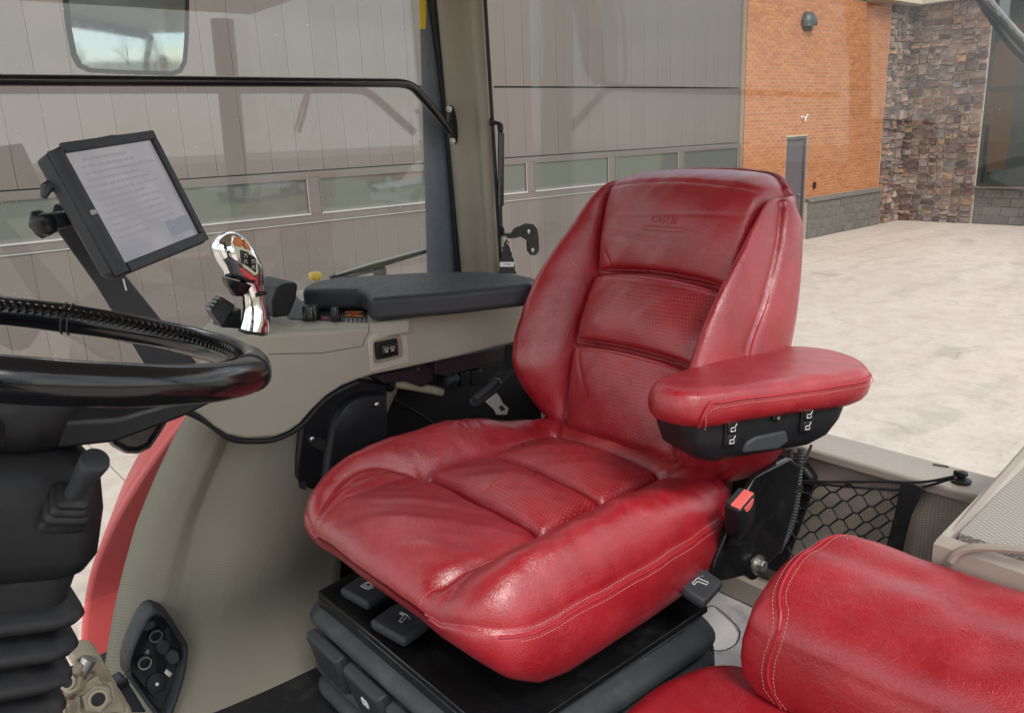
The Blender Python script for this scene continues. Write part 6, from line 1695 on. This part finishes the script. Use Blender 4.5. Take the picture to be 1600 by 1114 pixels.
# photographer at the open door, seen only in the wing mirror
stp = MB()
for k in range(5): stp.box((-0.95, -0.78+.13*k, 1.02), (-0.05, -0.69+.13*k, 1.06))
stp.box((-0.95, -0.80, .98), (-0.05, -0.76, 1.06)); stp.box((-0.95, -0.18, .98), (-0.05, -0.14, 1.06)); stp.box((-0.93, -0.2, .55), (-0.89, -0.16, .98)); stp.box((-0.11, -0.2, .55), (-0.07, -0.16, .98))
stp = stp.build('access_step', M['black'], bevel=.004); tag(stp, 'black slatted access step below the open cab door', 'step')
pr_ = empty('person', (-0.45, -0.45, 1.06)); tag(pr_, 'person in a dark jacket holding up a phone, reflected in the wing mirror', 'person')
def skin_body(edges, name, mat, parent, sub=1):
    me = bpy.data.meshes.new(name); idx = {}; vs = []; es = []; rs = []
    for chain in edges:
        pv = None
        for (p, r) in chain:
            k_ = tuple(round(c, 4) for c in p)
            if k_ not in idx: idx[k_] = len(vs); vs.append(p); rs.append(r)
            if pv is not None: es.append((pv, idx[k_]))
            pv = idx[k_]
    me.from_pydata(vs, es, []); o = bpy.data.objects.new(name, me); col.objects.link(o); me.materials.append(mat)
    md = o.modifiers.new('skin', 'SKIN'); md.use_smooth_shade = True
    me.skin_vertices.new() if not me.skin_vertices else None
    for v, r in zip(me.skin_vertices[0].data, rs): v.radius = (r, r)
    me.skin_vertices[0].data[0].use_root = True
    if sub: m2 = o.modifiers.new('sub', 'SUBSURF'); m2.levels = sub; m2.render_levels = sub
    o.parent = parent; o.location = -Vector(parent.location); return o
H = Vector((-0.30, -0.34, 2.72))
fwdv = Vector((RC[0][2], RC[1][2], 0)).normalized(); rgt = Vector((fwdv.y, -fwdv.x, 0))
B0 = H-fwdv*.12; 
def J(r_, f_, z): return tuple(B0+rgt*r_+fwdv*f_+Vector((0, 0, z-H.z)))
pel = J(0, -.02, 1.96)
spine = [(pel, .15), (J(0, -.02, 2.15), .15), (J(0, -.03, 2.36), .165), (J(0, -.01, 2.50), .11), (J(0, .04, 2.585), .058), (J(0, .08, 2.64), .055)]
legs = [[(pel, .15), (J(s_*.10, -.01, 1.90), .095), (J(s_*.11, .03, 1.50), .065), (J(s_*.11, -.01, 1.14), .045), (J(s_*.12, .12, 1.095), .04)] for s_ in (-1, 1)]
ph = Vector(cam_o)-Vector((RC[0][2], RC[1][2], RC[2][2]))*.02
arms = []
for s_ in (-1, 1):
    hand = ph+rgt*s_*.085-fwdv*.02-Vector((0, 0, .02))
    arms.append([(J(0, -.01, 2.50), .11), (J(s_*.19, -.02, 2.47), .07), (J(s_*.26, .02, 2.24), .05), (tuple(hand-fwdv*.07-Vector((0, 0, .05))), .036), (tuple(hand), .03)])
skin_body([spine]+legs+arms, 'body', M['skin_cloth'], pr_)
for s_ in (-1, 1):
    hand = ph+rgt*s_*.085-fwdv*.02-Vector((0, 0, .02)); 
    ch = [[(tuple(hand), .024), (tuple(hand-rgt*s_*.012+fwdv*.012+Vector((0, 0, .02+.018*k))), .010), (tuple(hand-rgt*s_*.026+fwdv*.026+Vector((0, 0, .02+.018*k))), .0085)] for k in range(-2, 2)]
    ch.append([(tuple(hand), .024), (tuple(hand-fwdv*.02-rgt*s_*.015+Vector((0, 0, .03))), .010), (tuple(hand-fwdv*.022-rgt*s_*.03+Vector((0, 0, .035))), .009)])
    skin_body(ch, 'hand', M['skin'], pr_)
hd = MB(); MH = Matrix((rgt, fwdv, Vector((0, 0, 1)))).transposed()
rings = []
for j_ in range(1, 16):
    th = math.pi*j_/16; ring = []
    zz = -math.cos(th)
    for i_ in range(24):
        a_ = 2*math.pi*i_/24; x_ = math.cos(a_); y_ = math.sin(a_)
        w_ = .078*(1 if zz > -.2 else 1+.25*(zz+.2)); d_ = .098
        v_ = Vector((w_*math.sin(th)*x_, d_*math.sin(th)*y_, .118*zz))
        if y_ > .9 and -.35 < zz < .1: v_.y += .016*(1-abs(zz+.15)/.25)          # nose
        if y_ > .6 and .02 < zz < .2 and .2 < abs(x_) < .7: v_.y -= .008            # eye sockets
        ring.append(H+MH @ v_)
    rings.append(ring)
hd.loft(rings).build('head', M['skin'], pr_, smooth=True)
for s_ in (-1, 1):
    MB().ball(H+rgt*s_*.031+fwdv*.088+Vector((0, 0, .012)), .011, nu=8, nv=6).build('eye', M['white'], pr_, smooth=True)
    MB().ball(H+rgt*s_*.080+Vector((0, 0, -.005)), .012, .02, .032, nu=8, nv=6).build('ear', M['skin'], pr_, smooth=True)
MB().tube([H+rgt*a_+fwdv*(.092-6*a_*a_)+Vector((0, 0, -.055+3*a_*a_)) for a_ in np.linspace(-.026, .026, 7)], .004, 6).build('mouth', M['redbutton'], pr_)
hr = MB(); rg3 = []
for j_ in range(0, 9):
    th = math.pi*.5*j_/9
    rg3.append([H+MH @ Vector((.083*math.cos(th)*math.cos(a_), -.008+.100*math.cos(th)*math.sin(a_), .030+.096*math.sin(th)+(.02 if math.sin(a_) > .3 and j_ == 0 else 0)-(.05 if math.sin(a_) < 0 and j_ == 0 else 0))) for a_ in np.linspace(0, 2*math.pi, 24, endpoint=False)])
hr.loft(rg3).build('hair', M['hair'], pr_, smooth=True)
fw3 = Vector((RC[0][2], RC[1][2], RC[2][2])); up3 = -Vector((RC[0][1], RC[1][1], RC[2][1])); rt3 = Vector((RC[0][0], RC[1][0], RC[2][0]))
pho = empty('phone', tuple(ph)); tag(pho, 'black phone held up by the person at the cab door', 'phone')
MB().obox(Vector(cam_o)-fw3*.012-up3*.0, rt3*.074, up3*.036, fw3*.004).build('phone_body', M['blackgloss'], pho, bevel=.003)
MB().obox(Vector(cam_o)-fw3*.0172, rt3*.070, up3*.033, fw3*.0004).build('phone_screen', M['bigglass'], pho)
print('STONES', len([o for o in scene.objects if o.name.startswith('stone') and o.parent is sw]), 'BRICKS', len([o for o in scene.objects if o.name.startswith('brick') and o.parent is bw]))
print('scene built: %d objects' % len(scene.objects))
